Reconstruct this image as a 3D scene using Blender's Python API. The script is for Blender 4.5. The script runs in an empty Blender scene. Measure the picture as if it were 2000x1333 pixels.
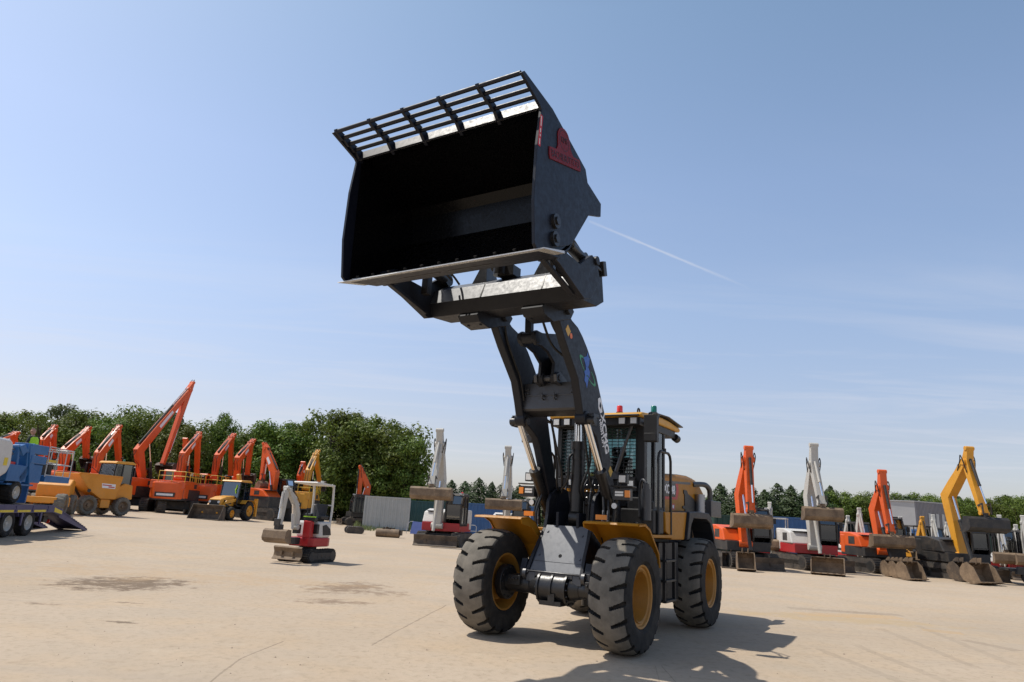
import bpy, bmesh, math, random
from mathutils import Vector, Matrix
random.seed(7)
rad = math.radians
scene = bpy.context.scene
col = scene.collection

# ------------------------------------------------------------------ materials
def new_mat(name):
    m = bpy.data.materials.new(name); m.use_nodes = True
    nt = m.node_tree
    return m, nt, nt.nodes['Principled BSDF']

def N(nt, kind, **kw):
    n = nt.nodes.new(kind)
    for k, v in kw.items():
        if k in n.inputs: n.inputs[k].default_value = v
        else: setattr(n, k, v)
    return n

def ramp(nt, fac, stops):
    r = nt.nodes.new('ShaderNodeValToRGB')
    el = r.color_ramp.elements
    while len(el) < len(stops): el.new(0.5)
    for e, (p, c) in zip(el, stops):
        e.position = p; e.color = (*c, 1) if len(c) == 3 else c
    nt.links.new(fac, r.inputs['Fac'])
    return r

def math_n(nt, op, a, b=None, c=None, clamp=False):
    n = nt.nodes.new('ShaderNodeMath'); n.operation = op; n.use_clamp = clamp
    for i, x in enumerate((a, b, c)):
        if x is None: continue
        if isinstance(x, (int, float)): n.inputs[i].default_value = x
        else: nt.links.new(x, n.inputs[i])
    return n.outputs[0]

def mixc(nt, fac, a, b, mode='MIX'):
    n = nt.nodes.new('ShaderNodeMix'); n.data_type = 'RGBA'; n.blend_type = mode
    for sock, x in ((n.inputs[0], fac), (n.inputs[6], a), (n.inputs[7], b)):
        if isinstance(x, (int, float)): sock.default_value = x
        elif isinstance(x, tuple): sock.default_value = (*x, 1) if len(x) == 3 else x
        else: nt.links.new(x, sock)
    return n.outputs[2]

def paint(name, c, rough=.4, dirt=.0, dirtc=(.30, .23, .16), scale=3.0, metal=0.0, var=.12, coat=0.0, bump=0.0, spec=.5):
    """painted or worn surface: colour variation, dust and scuffs from 3-D noise"""
    m, nt, b = new_mat(name)
    co = nt.nodes.new('ShaderNodeTexCoord').outputs['Object']
    n1 = N(nt, 'ShaderNodeTexNoise', Scale=scale, Detail=5.0, Roughness=.6); nt.links.new(co, n1.inputs['Vector'])
    n2 = N(nt, 'ShaderNodeTexNoise', Scale=scale * 7, Detail=4.0, Roughness=.7); nt.links.new(co, n2.inputs['Vector'])
    lo = tuple(x * (1 - var) for x in c); hi = tuple(min(1, x * (1 + var)) for x in c)
    base = ramp(nt, n1.outputs['Fac'], [(.3, lo), (.7, hi)]).outputs['Color']
    if dirt > 0:
        k = math_n(nt, 'MULTIPLY', n1.outputs['Fac'], n2.outputs['Fac'])
        d = ramp(nt, k, [(.22, (0, 0, 0)), (.42, (dirt,) * 3)]).outputs['Color']
        base = mixc(nt, d, base, dirtc)
    nt.links.new(base, b.inputs['Base Color'])
    rr = ramp(nt, n2.outputs['Fac'], [(.3, (max(.03, rough - .08),) * 3), (.7, (min(1, rough + .12),) * 3)])
    nt.links.new(rr.outputs['Color'], b.inputs['Roughness'])
    b.inputs['Metallic'].default_value = metal
    b.inputs['Coat Weight'].default_value = coat
    b.inputs['Coat Roughness'].default_value = .15
    b.inputs['Specular IOR Level'].default_value = spec
    if bump:
        bp = N(nt, 'ShaderNodeBump', Strength=bump, Distance=.02)
        nt.links.new(n2.outputs['Fac'], bp.inputs['Height']); nt.links.new(bp.outputs[0], b.inputs['Normal'])
    return m

def glass(name, tint, gloss=.12, rough=.02):
    m, nt, b = new_mat(name); nt.nodes.remove(b)
    out = nt.nodes['Material Output']
    t = N(nt, 'ShaderNodeBsdfTransparent', Color=(*tint, 1)); g = N(nt, 'ShaderNodeBsdfGlossy', Roughness=rough)
    f = N(nt, 'ShaderNodeFresnel', IOR=1.45)
    fac = math_n(nt, 'ADD', f.outputs[0], gloss, clamp=True)
    mx = nt.nodes.new('ShaderNodeMixShader')
    nt.links.new(fac, mx.inputs[0]); nt.links.new(t.outputs[0], mx.inputs[1]); nt.links.new(g.outputs[0], mx.inputs[2])
    nt.links.new(mx.outputs[0], out.inputs['Surface'])
    return m

DUST = (.34, .27, .19)
M = dict(
    char=paint('charcoal_paint', (.011, .013, .019), .46, .02, (.05, .045, .04), 2.0, spec=.32, var=.06),
    charm=paint('charcoal_frame_paint', (.020, .022, .028), .40, .12, (.08, .07, .065), 3.0, spec=.9),
    cover=paint('charcoal_lit_paint', (.042, .050, .068), .45, .03, (.10, .095, .09), 2.5, spec=1.0),  # same charcoal, made paler and bluer: sun and sky sheen put into its colour
    bucket=paint('bucket_paint', (.006, .008, .016), .44, 0, (.03, .03, .03), 2.0, spec=.35, var=.05),
    inner=paint('bucket_inner_paint', (.003, .003, .0035), .22, .0, var=.1, spec=.2),
    black=paint('black_plastic', (.012, .012, .013), .5, .15, (.07, .06, .05), 4.0),
    blackm=paint('black_metal', (.016, .016, .017), .34, .18, (.10, .08, .06), 6.0),
    steel=paint('bare_steel', (.36, .36, .37), .42, 0, (.3, .28, .25), 5.0, metal=.9),
    wear=paint('worn_steel_edge', (.66, .65, .62), .24, .35, (.26, .23, .20), 4.0, metal=.35),
    chrome=paint('chrome_rod', (.85, .85, .86), .12, 0, metal=1.0, var=.02),
    ochre=paint('ochre_paint', (.40, .172, .010), .45, .08, (.24, .13, .045), 3.0, spec=.26),
    ochre_lit=paint('sunlit_ochre_paint', (.62, .32, .045), .42, .08, (.4, .25, .09), 3.0, spec=.3),  # same ochre made brighter, sunlight on the cab roof put into its colour
    ochd=paint('wheel_ochre_paint', (.40, .185, .025), .5, .35, (.17, .10, .045), 6.0),
    rubber=paint('dusty_rubber', (.028, .027, .026), .85, .30, (.11, .095, .075), 5.0, var=.3, bump=.15, spec=.25),
    tread=paint('dusty_tread', (.165, .148, .122), .8, .45, (.25, .22, .178), 5.0, var=.25, bump=.2, spec=.2),
    glass=glass('tinted_glass', (.36, .50, .50), .08),
    dglass=glass('dark_cab_glass', (.20, .28, .29), .17),
    lens=paint('lamp_lens', (.75, .75, .72), .12, 0, var=.1),
    amber=paint('amber_lens', (.85, .25, .01), .2, 0, coat=.5),
    redl=paint('red_lens', (.75, .03, .01), .2, 0, coat=.5),
    greenl=paint('green_lens', (.0, .16, .11), .2, 0, coat=.5),
    emb=paint('emblem_red', (.16, .008, .013), .5, 0, spec=.25), embd=paint('emblem_dark', (.035, .006, .010), .5, 0),
    white=paint('white_lettering', (.80, .80, .80), .4, 0, var=.02),
    blue=paint('decal_blue', (.02, .10, .42), .4, 0, var=.05), green=paint('decal_green', (.03, .27, .10), .4, 0, var=.05),
    yel=paint('decal_yellow', (.62, .36, .03), .4, 0, var=.05), org=paint('decal_orange', (.75, .16, .02), .4, 0, var=.05),
    red=paint('badge_red', (.50, .012, .015), .4, 0, var=.05),
    cabin=paint('cab_interior', (.02, .02, .022), .7, 0), seat=paint('seat_fabric', (.035, .036, .04), .9, 0),
)

# ------------------------------------------------------------------ mesh builder
class MB:
    def __init__(s): s.v = []; s.f = []; s.m = []; s.cur = 0
    def add(s, vs, fs):
        o = len(s.v); s.v += [tuple(p) for p in vs]
        for f in fs: s.f.append([i + o for i in f]); s.m.append(s.cur)
        return s
    def box(s, c, d, rot=None):
        x, y, z = (k / 2 for k in d)
        P = [Vector((a * x, b * y, e * z)) for e in (-1, 1) for b in (-1, 1) for a in (-1, 1)]
        if rot is not None: P = [rot @ p for p in P]
        c = Vector(c)
        return s.add([p + c for p in P], [(0, 2, 3, 1), (4, 5, 7, 6), (0, 1, 5, 4), (2, 6, 7, 3), (0, 4, 6, 2), (1, 3, 7, 5)])
    def box2(s, x0, x1, y0, y1, z0, z1):
        return s.box(((x0 + x1) / 2, (y0 + y1) / 2, (z0 + z1) / 2), (abs(x1 - x0), abs(y1 - y0), abs(z1 - z0)))
    def prism(s, pts, a, b, ax='y'):
        """polygon extruded from a to b; ax y: pts are (x,z); ax x: (y,z); ax z: (x,y)"""
        g = {'y': lambda p, t: (p[0], t, p[1]), 'x': lambda p, t: (t, p[0], p[1]), 'z': lambda p, t: (p[0], p[1], t)}[ax]
        n = len(pts); vs = [g(p, a) for p in pts] + [g(p, b) for p in pts]
        ar = sum(pts[i][0] * pts[(i + 1) % n][1] - pts[(i + 1) % n][0] * pts[i][1] for i in range(n))
        flip = (ar > 0) ^ (b < a) ^ (ax == 'y')
        F = [list(range(n))[::-1], [n + i for i in range(n)]] + [[i, (i + 1) % n, n + (i + 1) % n, n + i] for i in range(n)]
        if not flip: F = [f[::-1] for f in F]
        return s.add(vs, F)
    def sheet(s, pts, a, b, t=.02):
        """open (x,z) profile extruded along y with thickness t"""
        L = [Vector((p[0], p[1])) for p in pts]; off = []
        for i, p in enumerate(L):
            d0 = (L[i] - L[i - 1]).normalized() if i else None
            d1 = (L[i + 1] - L[i]).normalized() if i < len(L) - 1 else None
            d = ((d0 or d1) + (d1 or d0)).normalized()
            off.append(p + Vector((-d.y, d.x)) * t)
        return s.prism([tuple(p) for p in L] + [tuple(p) for p in off[::-1]], a, b)
    def cyl(s, p0, p1, r0, r1=None, n=16, cap=True):
        r1 = r0 if r1 is None else r1
        p0 = Vector(p0); p1 = Vector(p1); d = (p1 - p0).normalized()
        u = d.orthogonal().normalized(); w = d.cross(u)
        vs = []
        for p, r in ((p0, r0), (p1, r1)):
            for i in range(n):
                a = 2 * math.pi * i / n
                vs.append(p + (u * math.cos(a) + w * math.sin(a)) * r)
        F = [[i, (i + 1) % n, n + (i + 1) % n, n + i] for i in range(n)]
        if cap: F += [list(range(n))[::-1], [n + i for i in range(n)]]
        return s.add(vs, F)
    def tube(s, pts, r, n=8, smooth=0):
        P = [Vector(p) for p in pts]
        if smooth:
            Q = []
            for i in range(len(P) - 1):
                a = P[max(i - 1, 0)]; b = P[i]; c = P[i + 1]; d = P[min(i + 2, len(P) - 1)]
                for k in range(smooth):
                    t = k / smooth
                    Q.append(.5 * (2 * b + (c - a) * t + (2 * a - 5 * b + 4 * c - d) * t * t + (-a + 3 * b - 3 * c + d) * t ** 3))
            P = Q + [P[-1]]
        vs = []; u = None
        for i, p in enumerate(P):
            d = (P[min(i + 1, len(P) - 1)] - P[max(i - 1, 0)]).normalized()
            u = d.orthogonal().normalized() if u is None else (u - d * u.dot(d)).normalized()
            w = d.cross(u)
            for k in range(n):
                a = 2 * math.pi * k / n
                vs.append(p + (u * math.cos(a) + w * math.sin(a)) * r)
        F = []
        for i in range(len(P) - 1):
            for k in range(n):
                F.append([i * n + k, i * n + (k + 1) % n, (i + 1) * n + (k + 1) % n, (i + 1) * n + k])
        F += [list(range(n))[::-1], [(len(P) - 1) * n + k for k in range(n)]]
        return s.add(vs, F)
    def lathe(s, prof, c, n=32, ax='y', fn=None, closed=False):
        """prof of (axial, radius) spun round the axis through c"""
        vs = []; c = Vector(c)
        for i in range(n):
            a = 2 * math.pi * i / n
            for l, r in prof:
                if fn: r = fn(l, r, i / n)
                q = {'y': (r * math.cos(a), l, r * math.sin(a)), 'x': (l, r * math.cos(a), r * math.sin(a)), 'z': (r * math.cos(a), r * math.sin(a), l)}[ax]
                vs.append(c + Vector(q))
        k = len(prof); F = []
        for i in range(n):
            j = (i + 1) % n
            for p in range(k - 1): F.append([i * k + p, i * k + p + 1, j * k + p + 1, j * k + p])
            if closed: F.append([i * k + k - 1, i * k, j * k, j * k + k - 1])
        return s.add(vs, F)
    def xf(s, mtx, start=0):
        for i in range(start, len(s.v)): s.v[i] = tuple(mtx @ Vector(s.v[i]))
        return s
    def build(s, name, mat, parent=None, smooth=None, bevel=0, label=None):
        me = bpy.data.meshes.new(name); me.from_pydata(s.v, [], s.f)
        for m in (mat if isinstance(mat, (list, tuple)) else [mat]): me.materials.append(m)
        if isinstance(mat, (list, tuple)): me.polygons.foreach_set('material_index', s.m)
        bm = bmesh.new(); bm.from_mesh(me); bmesh.ops.recalc_face_normals(bm, faces=bm.faces); bm.to_mesh(me); bm.free()
        if smooth is not None:
            me.polygons.foreach_set('use_smooth', [True] * len(me.polygons)); me.set_sharp_from_angle(angle=rad(smooth))
        o = bpy.data.objects.new(name, me); col.objects.link(o)
        if parent: o.parent = parent
        if bevel:
            b = o.modifiers.new('bevel', 'BEVEL'); b.width = bevel; b.segments = 2; b.limit_method = 'ANGLE'; b.angle_limit = rad(35)
            b.harden_normals = False
        if label: o['label'] = label
        return o

def tag(o, label=None, cat=None, group=None, kind=None):
    for k, v in (('label', label), ('category', cat), ('group', group), ('kind', kind)):
        if v: o[k] = v
    return o
def empty(name, loc=(0, 0, 0), rz=0, label=None, cat=None, group=None):
    o = bpy.data.objects.new(name, None); col.objects.link(o); o.location = loc; o.rotation_euler = (0, 0, rz)
    return tag(o, label, cat, group)
def part(parent, name, mat, fn, **kw):
    m = MB(); fn(m); return m.build(name, mat, parent, **kw)
def text_mesh(name, s, size, mtx, mat, parent=None, depth=.002, sx=1.0, bold=0):
    cu = bpy.data.curves.new(name, 'FONT'); cu.body = s; cu.size = size; cu.extrude = depth; cu.offset = .03 * size * bold; cu.align_x = 'CENTER'; cu.align_y = 'CENTER'
    o = bpy.data.objects.new(name, cu); col.objects.link(o); bpy.context.view_layer.update()
    me = bpy.data.meshes.new_from_object(o.evaluated_get(bpy.context.evaluated_depsgraph_get()))
    bpy.data.objects.remove(o)
    me.transform(mtx @ Matrix.Diagonal((sx, 1, 1, 1))); me.materials.clear(); me.materials.append(mat)
    o = bpy.data.objects.new(name, me); col.objects.link(o)
    if parent: o.parent = parent
    return o
def frame3(o, ex, ey):
    """matrix whose local x,y run along ex,ey at origin o"""
    ex = Vector(ex).normalized(); ey = Vector(ey); ey = (ey - ex * ey.dot(ex)).normalized(); ez = ex.cross(ey)
    return Matrix(((ex.x, ey.x, ez.x, o[0]), (ex.y, ey.y, ez.y, o[1]), (ex.z, ey.z, ez.z, o[2]), (0, 0, 0, 1)))

# ------------------------------------------------------------------ camera, from the photograph's perspective
CAM_H, PITCH, ROLL, FOC = 1.71, .25, .05655, 1332.3
cd = bpy.data.cameras.new('camera'); cam = bpy.data.objects.new('camera', cd); col.objects.link(cam); scene.camera = cam
cd.sensor_width = 36; cd.lens = FOC / 2000 * 36; cd.clip_end = 20000; cd.clip_start = .05
_d = Vector((0, math.cos(PITCH), math.sin(PITCH))); _u = Vector((0, -math.sin(PITCH), math.cos(PITCH))); _r = Vector((1, 0, 0))
_r2 = _r * math.cos(ROLL) + _u * math.sin(ROLL); _u2 = _u * math.cos(ROLL) - _r * math.sin(ROLL)
C0 = Vector((0, 0, CAM_H))
cam.matrix_world = Matrix(((_r2.x, _u2.x, -_d.x, 0), (_r2.y, _u2.y, -_d.y, 0), (_r2.z, _u2.z, -_d.z, CAM_H), (0, 0, 0, 1)))
def ray(u, v): return _d + _r2 * ((u - 1000) / FOC) - _u2 * ((v - 666.5) / FOC)
def gz(x, y):
    """yard level: the ground rises gently to the left"""
    s = max(0.0, -x - 6); return .024 * s * s / (s + 4) if s < 60 else .024 * 3600 / 64
def at(u, v, h=0):
    z = 0; a = ray(u, v)
    for i in range(25):
        p = C0 + a * ((z + h - CAM_H) / a.z); z = gz(p.x, p.y)
    return p
def at_depth(u, dep, v=985):
    """ground point under pixel column u at distance dep along the view axis"""
    p = C0 + ray(u, v) * dep
    return Vector((p.x, p.y, gz(p.x, p.y)))
def on_plane(u, v, o, hd):
    """pixel to (along, up) in the vertical plane through o with heading hd"""
    a = ray(u, v); n = Vector((-math.sin(hd), math.cos(hd), 0)); o = Vector(o)
    p = C0 + a * ((o - C0).dot(n) / a.dot(n)); q = p - o
    return (q.x * math.cos(hd) + q.y * math.sin(hd), q.z)

# ------------------------------------------------------------------ light
SUN_EL = rad(62); SUN_AZ = Vector((-.982, .19)).normalized()
scene.view_settings.view_transform = 'Standard'; scene.view_settings.look = 'None'
scene.view_settings.exposure = 0; scene.view_settings.gamma = 1
w = bpy.data.worlds.new('World'); scene.world = w; w.use_nodes = True
nt = w.node_tree; bg = nt.nodes['Background']
sky = N(nt, 'ShaderNodeTexSky', sky_type='NISHITA'); sky.sun_disc = False
sky.sun_elevation = SUN_EL; sky.sun_rotation = math.atan2(SUN_AZ.x, SUN_AZ.y)
sky.air_density = 1.0; sky.dust_density = 1.5; sky.ozone_density = 1.6; sky.altitude = 60
bg.inputs['Strength'].default_value = .105
tc = nt.nodes.new('ShaderNodeTexCoord').outputs['Generated']
sx = nt.nodes.new('ShaderNodeSeparateXYZ'); nt.links.new(tc, sx.inputs[0])
# thin cirrus: project the direction onto a high plane so the wisps lie flat and shrink to the horizon
zc = math_n(nt, 'MAXIMUM', sx.outputs['Z'], .04)
px_ = math_n(nt, 'DIVIDE', sx.outputs['X'], zc); py_ = math_n(nt, 'DIVIDE', sx.outputs['Y'], zc)
cb = nt.nodes.new('ShaderNodeCombineXYZ'); nt.links.new(px_, cb.inputs[0]); nt.links.new(py_, cb.inputs[1])
mp = nt.nodes.new('ShaderNodeMapping'); mp.inputs['Rotation'].default_value = (0, 0, rad(24)); mp.inputs['Scale'].default_value = (.30, 1.1, 1)
nt.links.new(cb.outputs[0], mp.inputs['Vector'])
ns = N(nt, 'ShaderNodeTexNoise', Scale=1.1, Detail=7.0, Roughness=.62, Distortion=.7); nt.links.new(mp.outputs[0], ns.inputs['Vector'])
wisps = ramp(nt, ns.outputs['Fac'], [(.47, (0, 0, 0)), (.78, (1, 1, 1))]).outputs['Color']
low = ramp(nt, sx.outputs['Z'], [(.05, (0,) * 3), (.09, (.75,) * 3), (.24, (.7,) * 3), (.36, (.08,) * 3), (.6, (.0,) * 3)]).outputs['Color']
wf = math_n(nt, 'MULTIPLY', math_n(nt, 'MULTIPLY', wisps, low), .55)
gain = ramp(nt, sx.outputs['Z'], [(0, (.74, .69, .80)), (.12, (.82, .70, .71)), (.30, (.98, .89, .86)), (.45, (.99, .93, .90)), (.65, (.86, .89, .84)), (.80, (.55, .55, .55)), (.95, (.28, .28, .28))]).outputs['Color']
c0 = mixc(nt, 1.0, mixc(nt, 1.0, sky.outputs[0], gain, 'MULTIPLY'), (1.96, 1.96, 1.92), 'MULTIPLY')
c1 = mixc(nt, wf, c0, (7.3, 7.3, 7.9))
# contrail: a straight high trail = great-circle arc between two directions
A = ray(1150, 432).normalized(); B = ray(1470, 566).normalized()
nv = A.cross(B).normalized(); tv = nv.cross(A).normalized(); L = math.acos(A.dot(B))
def dotn(v):
    n = nt.nodes.new('ShaderNodeVectorMath'); n.operation = 'DOT_PRODUCT'; nt.links.new(tc, n.inputs[0]); n.inputs[1].default_value = v; return n.outputs['Value']
dist = math_n(nt, 'ABSOLUTE', dotn(nv)); along = math_n(nt, 'DIVIDE', math_n(nt, 'ARCTAN2', dotn(tv), dotn(A)), L)
nz = N(nt, 'ShaderNodeTexNoise', Scale=60.0, Detail=4.0); nt.links.new(tc, nz.inputs['Vector'])
wid = math_n(nt, 'MULTIPLY_ADD', nz.outputs['Fac'], .0035, .0008)
core = math_n(nt, 'SUBTRACT', 1, math_n(nt, 'DIVIDE', dist, wid), clamp=True)
ends = ramp(nt, along, [(0, (.35,) * 3), (.35, (1,) * 3), (.6, (.9,) * 3), (1, (0,) * 3)]).outputs['Color']
inr = math_n(nt, 'MULTIPLY', math_n(nt, 'GREATER_THAN', along, 0), math_n(nt, 'GREATER_THAN', dotn(A), 0))
tr = math_n(nt, 'MULTIPLY', math_n(nt, 'MULTIPLY', core, ends), math_n(nt, 'MULTIPLY', inr, .55))
c2 = mixc(nt, tr, c1, (6.6, 6.9, 7.8))
nt.links.new(c2, bg.inputs['Color'])
sl = bpy.data.lights.new('sun', 'SUN'); so = bpy.data.objects.new('sun', sl); col.objects.link(so)
sl.energy = 4.0; sl.angle = rad(.55); sl.color = (1.0, .95, .87)
sd = Vector((SUN_AZ.x * math.cos(SUN_EL), SUN_AZ.y * math.cos(SUN_EL), math.sin(SUN_EL)))
so.rotation_euler = sd.to_track_quat('Z', 'Y').to_euler(); so.location = sd * 50

# ------------------------------------------------------------------ ground
def make_ground():
    xs = [-900, -400, -200, -120, -80] + [-60 + 2.5 * i for i in range(25)] + [3, 10, 20, 40, 80, 150, 400, 900]
    ys = [-60, -20, -5, 0, 5, 10, 20, 30, 40, 50, 60, 80, 100, 130, 200, 400, 1200]
    m = MB(); vs = [(x, y, gz(x, y)) for y in ys for x in xs]; n = len(xs)
    m.add(vs, [[j * n + i, j * n + i + 1, (j + 1) * n + i + 1, (j + 1) * n + i] for j in range(len(ys) - 1) for i in range(n - 1)])
    mt, nt, b = new_mat('dusty_concrete')
    co = nt.nodes.new('ShaderNodeTexCoord').outputs['Object']
    def noise(scale, det=6.0, ro=.6, vec=None, dis=0.0):
        k = N(nt, 'ShaderNodeTexNoise', Scale=scale, Detail=det, Roughness=ro, Distortion=dis); nt.links.new(vec or co, k.inputs['Vector']); return k.outputs['Fac']
    big = noise(.11, 5); mid = noise(.7, 6); fine = noise(9, 6, .7); grit = noise(60, 3, .8)
    c = ramp(nt, big, [(.30, (.41, .325, .235)), (.50, (.46, .368, .272)), (.70, (.49, .395, .292))]).outputs['Color']
    c = mixc(nt, ramp(nt, mid, [(.45, (0,) * 3), (.75, (.45,) * 3)]).outputs['Color'], c, (.50, .355, .21))
    c = mixc(nt, ramp(nt, fine, [(.50, (0,) * 3), (.74, (.75,) * 3)]).outputs['Color'], c, (.30, .24, .165))
    c = mixc(nt, ramp(nt, noise(.33, 7, .65), [(.50, (0,) * 3), (.66, (.38,) * 3)]).outputs['Color'], c, (.385, .325, .25))
    c = mixc(nt, ramp(nt, noise(2.6, 8, .78), [(.55, (0,) * 3), (.72, (.55,) * 3)]).outputs['Color'], c, (.31, .235, .16))
    c = mixc(nt, ramp(nt, noise(1.7, 5, .7), [(.58, (0,) * 3), (.76, (.35,) * 3)]).outputs['Color'], c, (.56, .475, .36))
    c = mixc(nt, ramp(nt, grit, [(.60, (0,) * 3), (.78, (.30,) * 3)]).outputs['Color'], c, (.22, .17, .12))
    sp = nt.nodes.new('ShaderNodeSeparateXYZ'); nt.links.new(co, sp.inputs[0]); X, Y = sp.outputs[0], sp.outputs[1]
    # faint tyre tracks: long streaks across the yard
    mpp = nt.nodes.new('ShaderNodeMapping'); mpp.inputs['Rotation'].default_value = (0, 0, rad(12)); mpp.inputs['Scale'].default_value = (.06, 1.6, 1); nt.links.new(co, mpp.inputs['Vector'])
    st = noise(1.0, 4, .6, mpp.outputs[0], .4)
    c = mixc(nt, ramp(nt, st, [(.54, (0,) * 3), (.70, (.38,) * 3)]).outputs['Color'], c, (.37, .31, .245))
    # dark soil scuffed into the slab, one ellipse of ragged crumbs each
    def patch(u, v, rx, ry, ang, strength, colr, sc=3.5, lo=.46):
        nonlocal c
        p = at(u, v); ca, sa = math.cos(rad(ang)), math.sin(rad(ang))
        dx = math_n(nt, 'SUBTRACT', X, p.x); dy = math_n(nt, 'SUBTRACT', Y, p.y)
        a = math_n(nt, 'DIVIDE', math_n(nt, 'ADD', math_n(nt, 'MULTIPLY', dx, ca), math_n(nt, 'MULTIPLY', dy, sa)), rx)
        q = math_n(nt, 'DIVIDE', math_n(nt, 'SUBTRACT', math_n(nt, 'MULTIPLY', dy, ca), math_n(nt, 'MULTIPLY', dx, sa)), ry)
        r2 = math_n(nt, 'ADD', math_n(nt, 'MULTIPLY', a, a), math_n(nt, 'MULTIPLY', q, q))
        k = math_n(nt, 'SUBTRACT', 1, math_n(nt, 'MULTIPLY', r2, .8), clamp=True)
        nn = noise(sc, 8, .75)
        f = ramp(nt, math_n(nt, 'ADD', nn, math_n(nt, 'MULTIPLY_ADD', k, .34, -.34)), [(lo - .03, (0,) * 3), (lo + .10, (strength,) * 3)]).outputs['Color']
        f = math_n(nt, 'MULTIPLY', f, math_n(nt, 'GREATER_THAN', k, .01))
        c = mixc(nt, f, c, colr)
    patch(245, 1140, 1.55, 1.75, -22, .75, (.115, .075, .045), 3.0, .37)
    patch(680, 1148, 1.1, 1.9, -15, .65, (.15, .095, .055), 3.2, .40)
    patch(655, 1176, 1.1, .7, 0, .6, (.15, .09, .05), 3.4, .43)
    patch(755, 1160, .8, 1.0, 0, .6, (.15, .09, .05), 3.4, .45)
    patch(240, 1216, .35, .12, 0, .7, (.10, .07, .045), 6.0, .38)
    patch(80, 1180, .5, .16, 0, .6, (.14, .10, .07), 5.0, .42)
    patch(250, 1178, .45, .14, 0, .7, (.13, .09, .06), 5.0, .42)
    patch(1640, 1210, 3.2, .8, -4, .45, (.45, .32, .16), 2.0, .36)
    patch(350, 1125, 6.0, 2.0, 0, .30, (.44, .30, .17), 1.4, .40)
    # slab joints and cracks
    def crack(pts, wd, strength, cc=(.10, .08, .06)):
        nonlocal c
        for (u0, v0), (u1, v1) in zip(pts[:-1], pts[1:]):
            p, q = at(u0, v0), at(u1, v1); e = (q - p).to_2d(); ln = e.length; e = e / ln
            dx = math_n(nt, 'SUBTRACT', X, p.x); dy = math_n(nt, 'SUBTRACT', Y, p.y)
            t = math_n(nt, 'ADD', math_n(nt, 'MULTIPLY', dx, e.x), math_n(nt, 'MULTIPLY', dy, e.y))
            s_ = math_n(nt, 'ADD', math_n(nt, 'SUBTRACT', math_n(nt, 'MULTIPLY', dy, e.x), math_n(nt, 'MULTIPLY', dx, e.y)), math_n(nt, 'MULTIPLY_ADD', mid, .09, -.045))
            k = math_n(nt, 'LESS_THAN', math_n(nt, 'ABSOLUTE', s_), math_n(nt, 'MULTIPLY', fine, wd * 2))
            k = math_n(nt, 'MULTIPLY', k, math_n(nt, 'MULTIPLY', math_n(nt, 'GREATER_THAN', t, 0), math_n(nt, 'LESS_THAN', t, ln)))
            c = mixc(nt, math_n(nt, 'MULTIPLY', k, math_n(nt, 'MULTIPLY', strength, ramp(nt, mid, [(.3, (.35,) * 3), (.55, (1,) * 3)]).outputs['Color'])), c, cc)
    crack([(410, 1333), (470, 1287), (552, 1253)], .012, .5)
    crack([(726, 1261), (770, 1236), (872, 1182)], .012, .5)
    crack([(1290, 1300), (1330, 1345)], .006, .5)
    crack([(1180, 1276), (1278, 1300), (1290, 1340)], .005, .4)
    crack([(20, 1160), (110, 1146)], .012, .35)
    for du, dv in ((0, 0), (70, -8), (118, -40), (190, -46)):     # tyre marks curving off to the lower right
        crack([(1600 + du, 1268 + dv), (1690 + du, 1304 + dv), (1790 + du, 1345 + dv)], .075, .30, (.27, .22, .165))
    crack([(1560, 1199), (1690, 1204), (1760, 1207)], .30, .42, (.50, .31, .13)); crack([(1800, 1230), (1880, 1238)], .22, .4, (.48, .31, .14))
    crack([(1540, 1188), (1660, 1196), (1760, 1202)], .22, .5, (.23, .185, .135)); crack([(1880, 1250), (1990, 1272)], .14, .45, (.24, .19, .14))
    nt.links.new(c, b.inputs['Base Color']); b.inputs['Roughness'].default_value = .93; b.inputs['Specular IOR Level'].default_value = .2
    bp = N(nt, 'ShaderNodeBump', Strength=.35, Distance=.02); nt.links.new(fine, bp.inputs['Height']); nt.links.new(bp.outputs[0], b.inputs['Normal'])
    o = m.build('ground', mt, smooth=60); tag(o, kind='structure')
make_ground()
# ================================================================== the wheel loader
LOADER = empty('wheel_loader', (.834, 10.379, 0), rad(238.707), 'big yellow and charcoal wheel loader, black bucket raised high', 'wheel loader')

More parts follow.
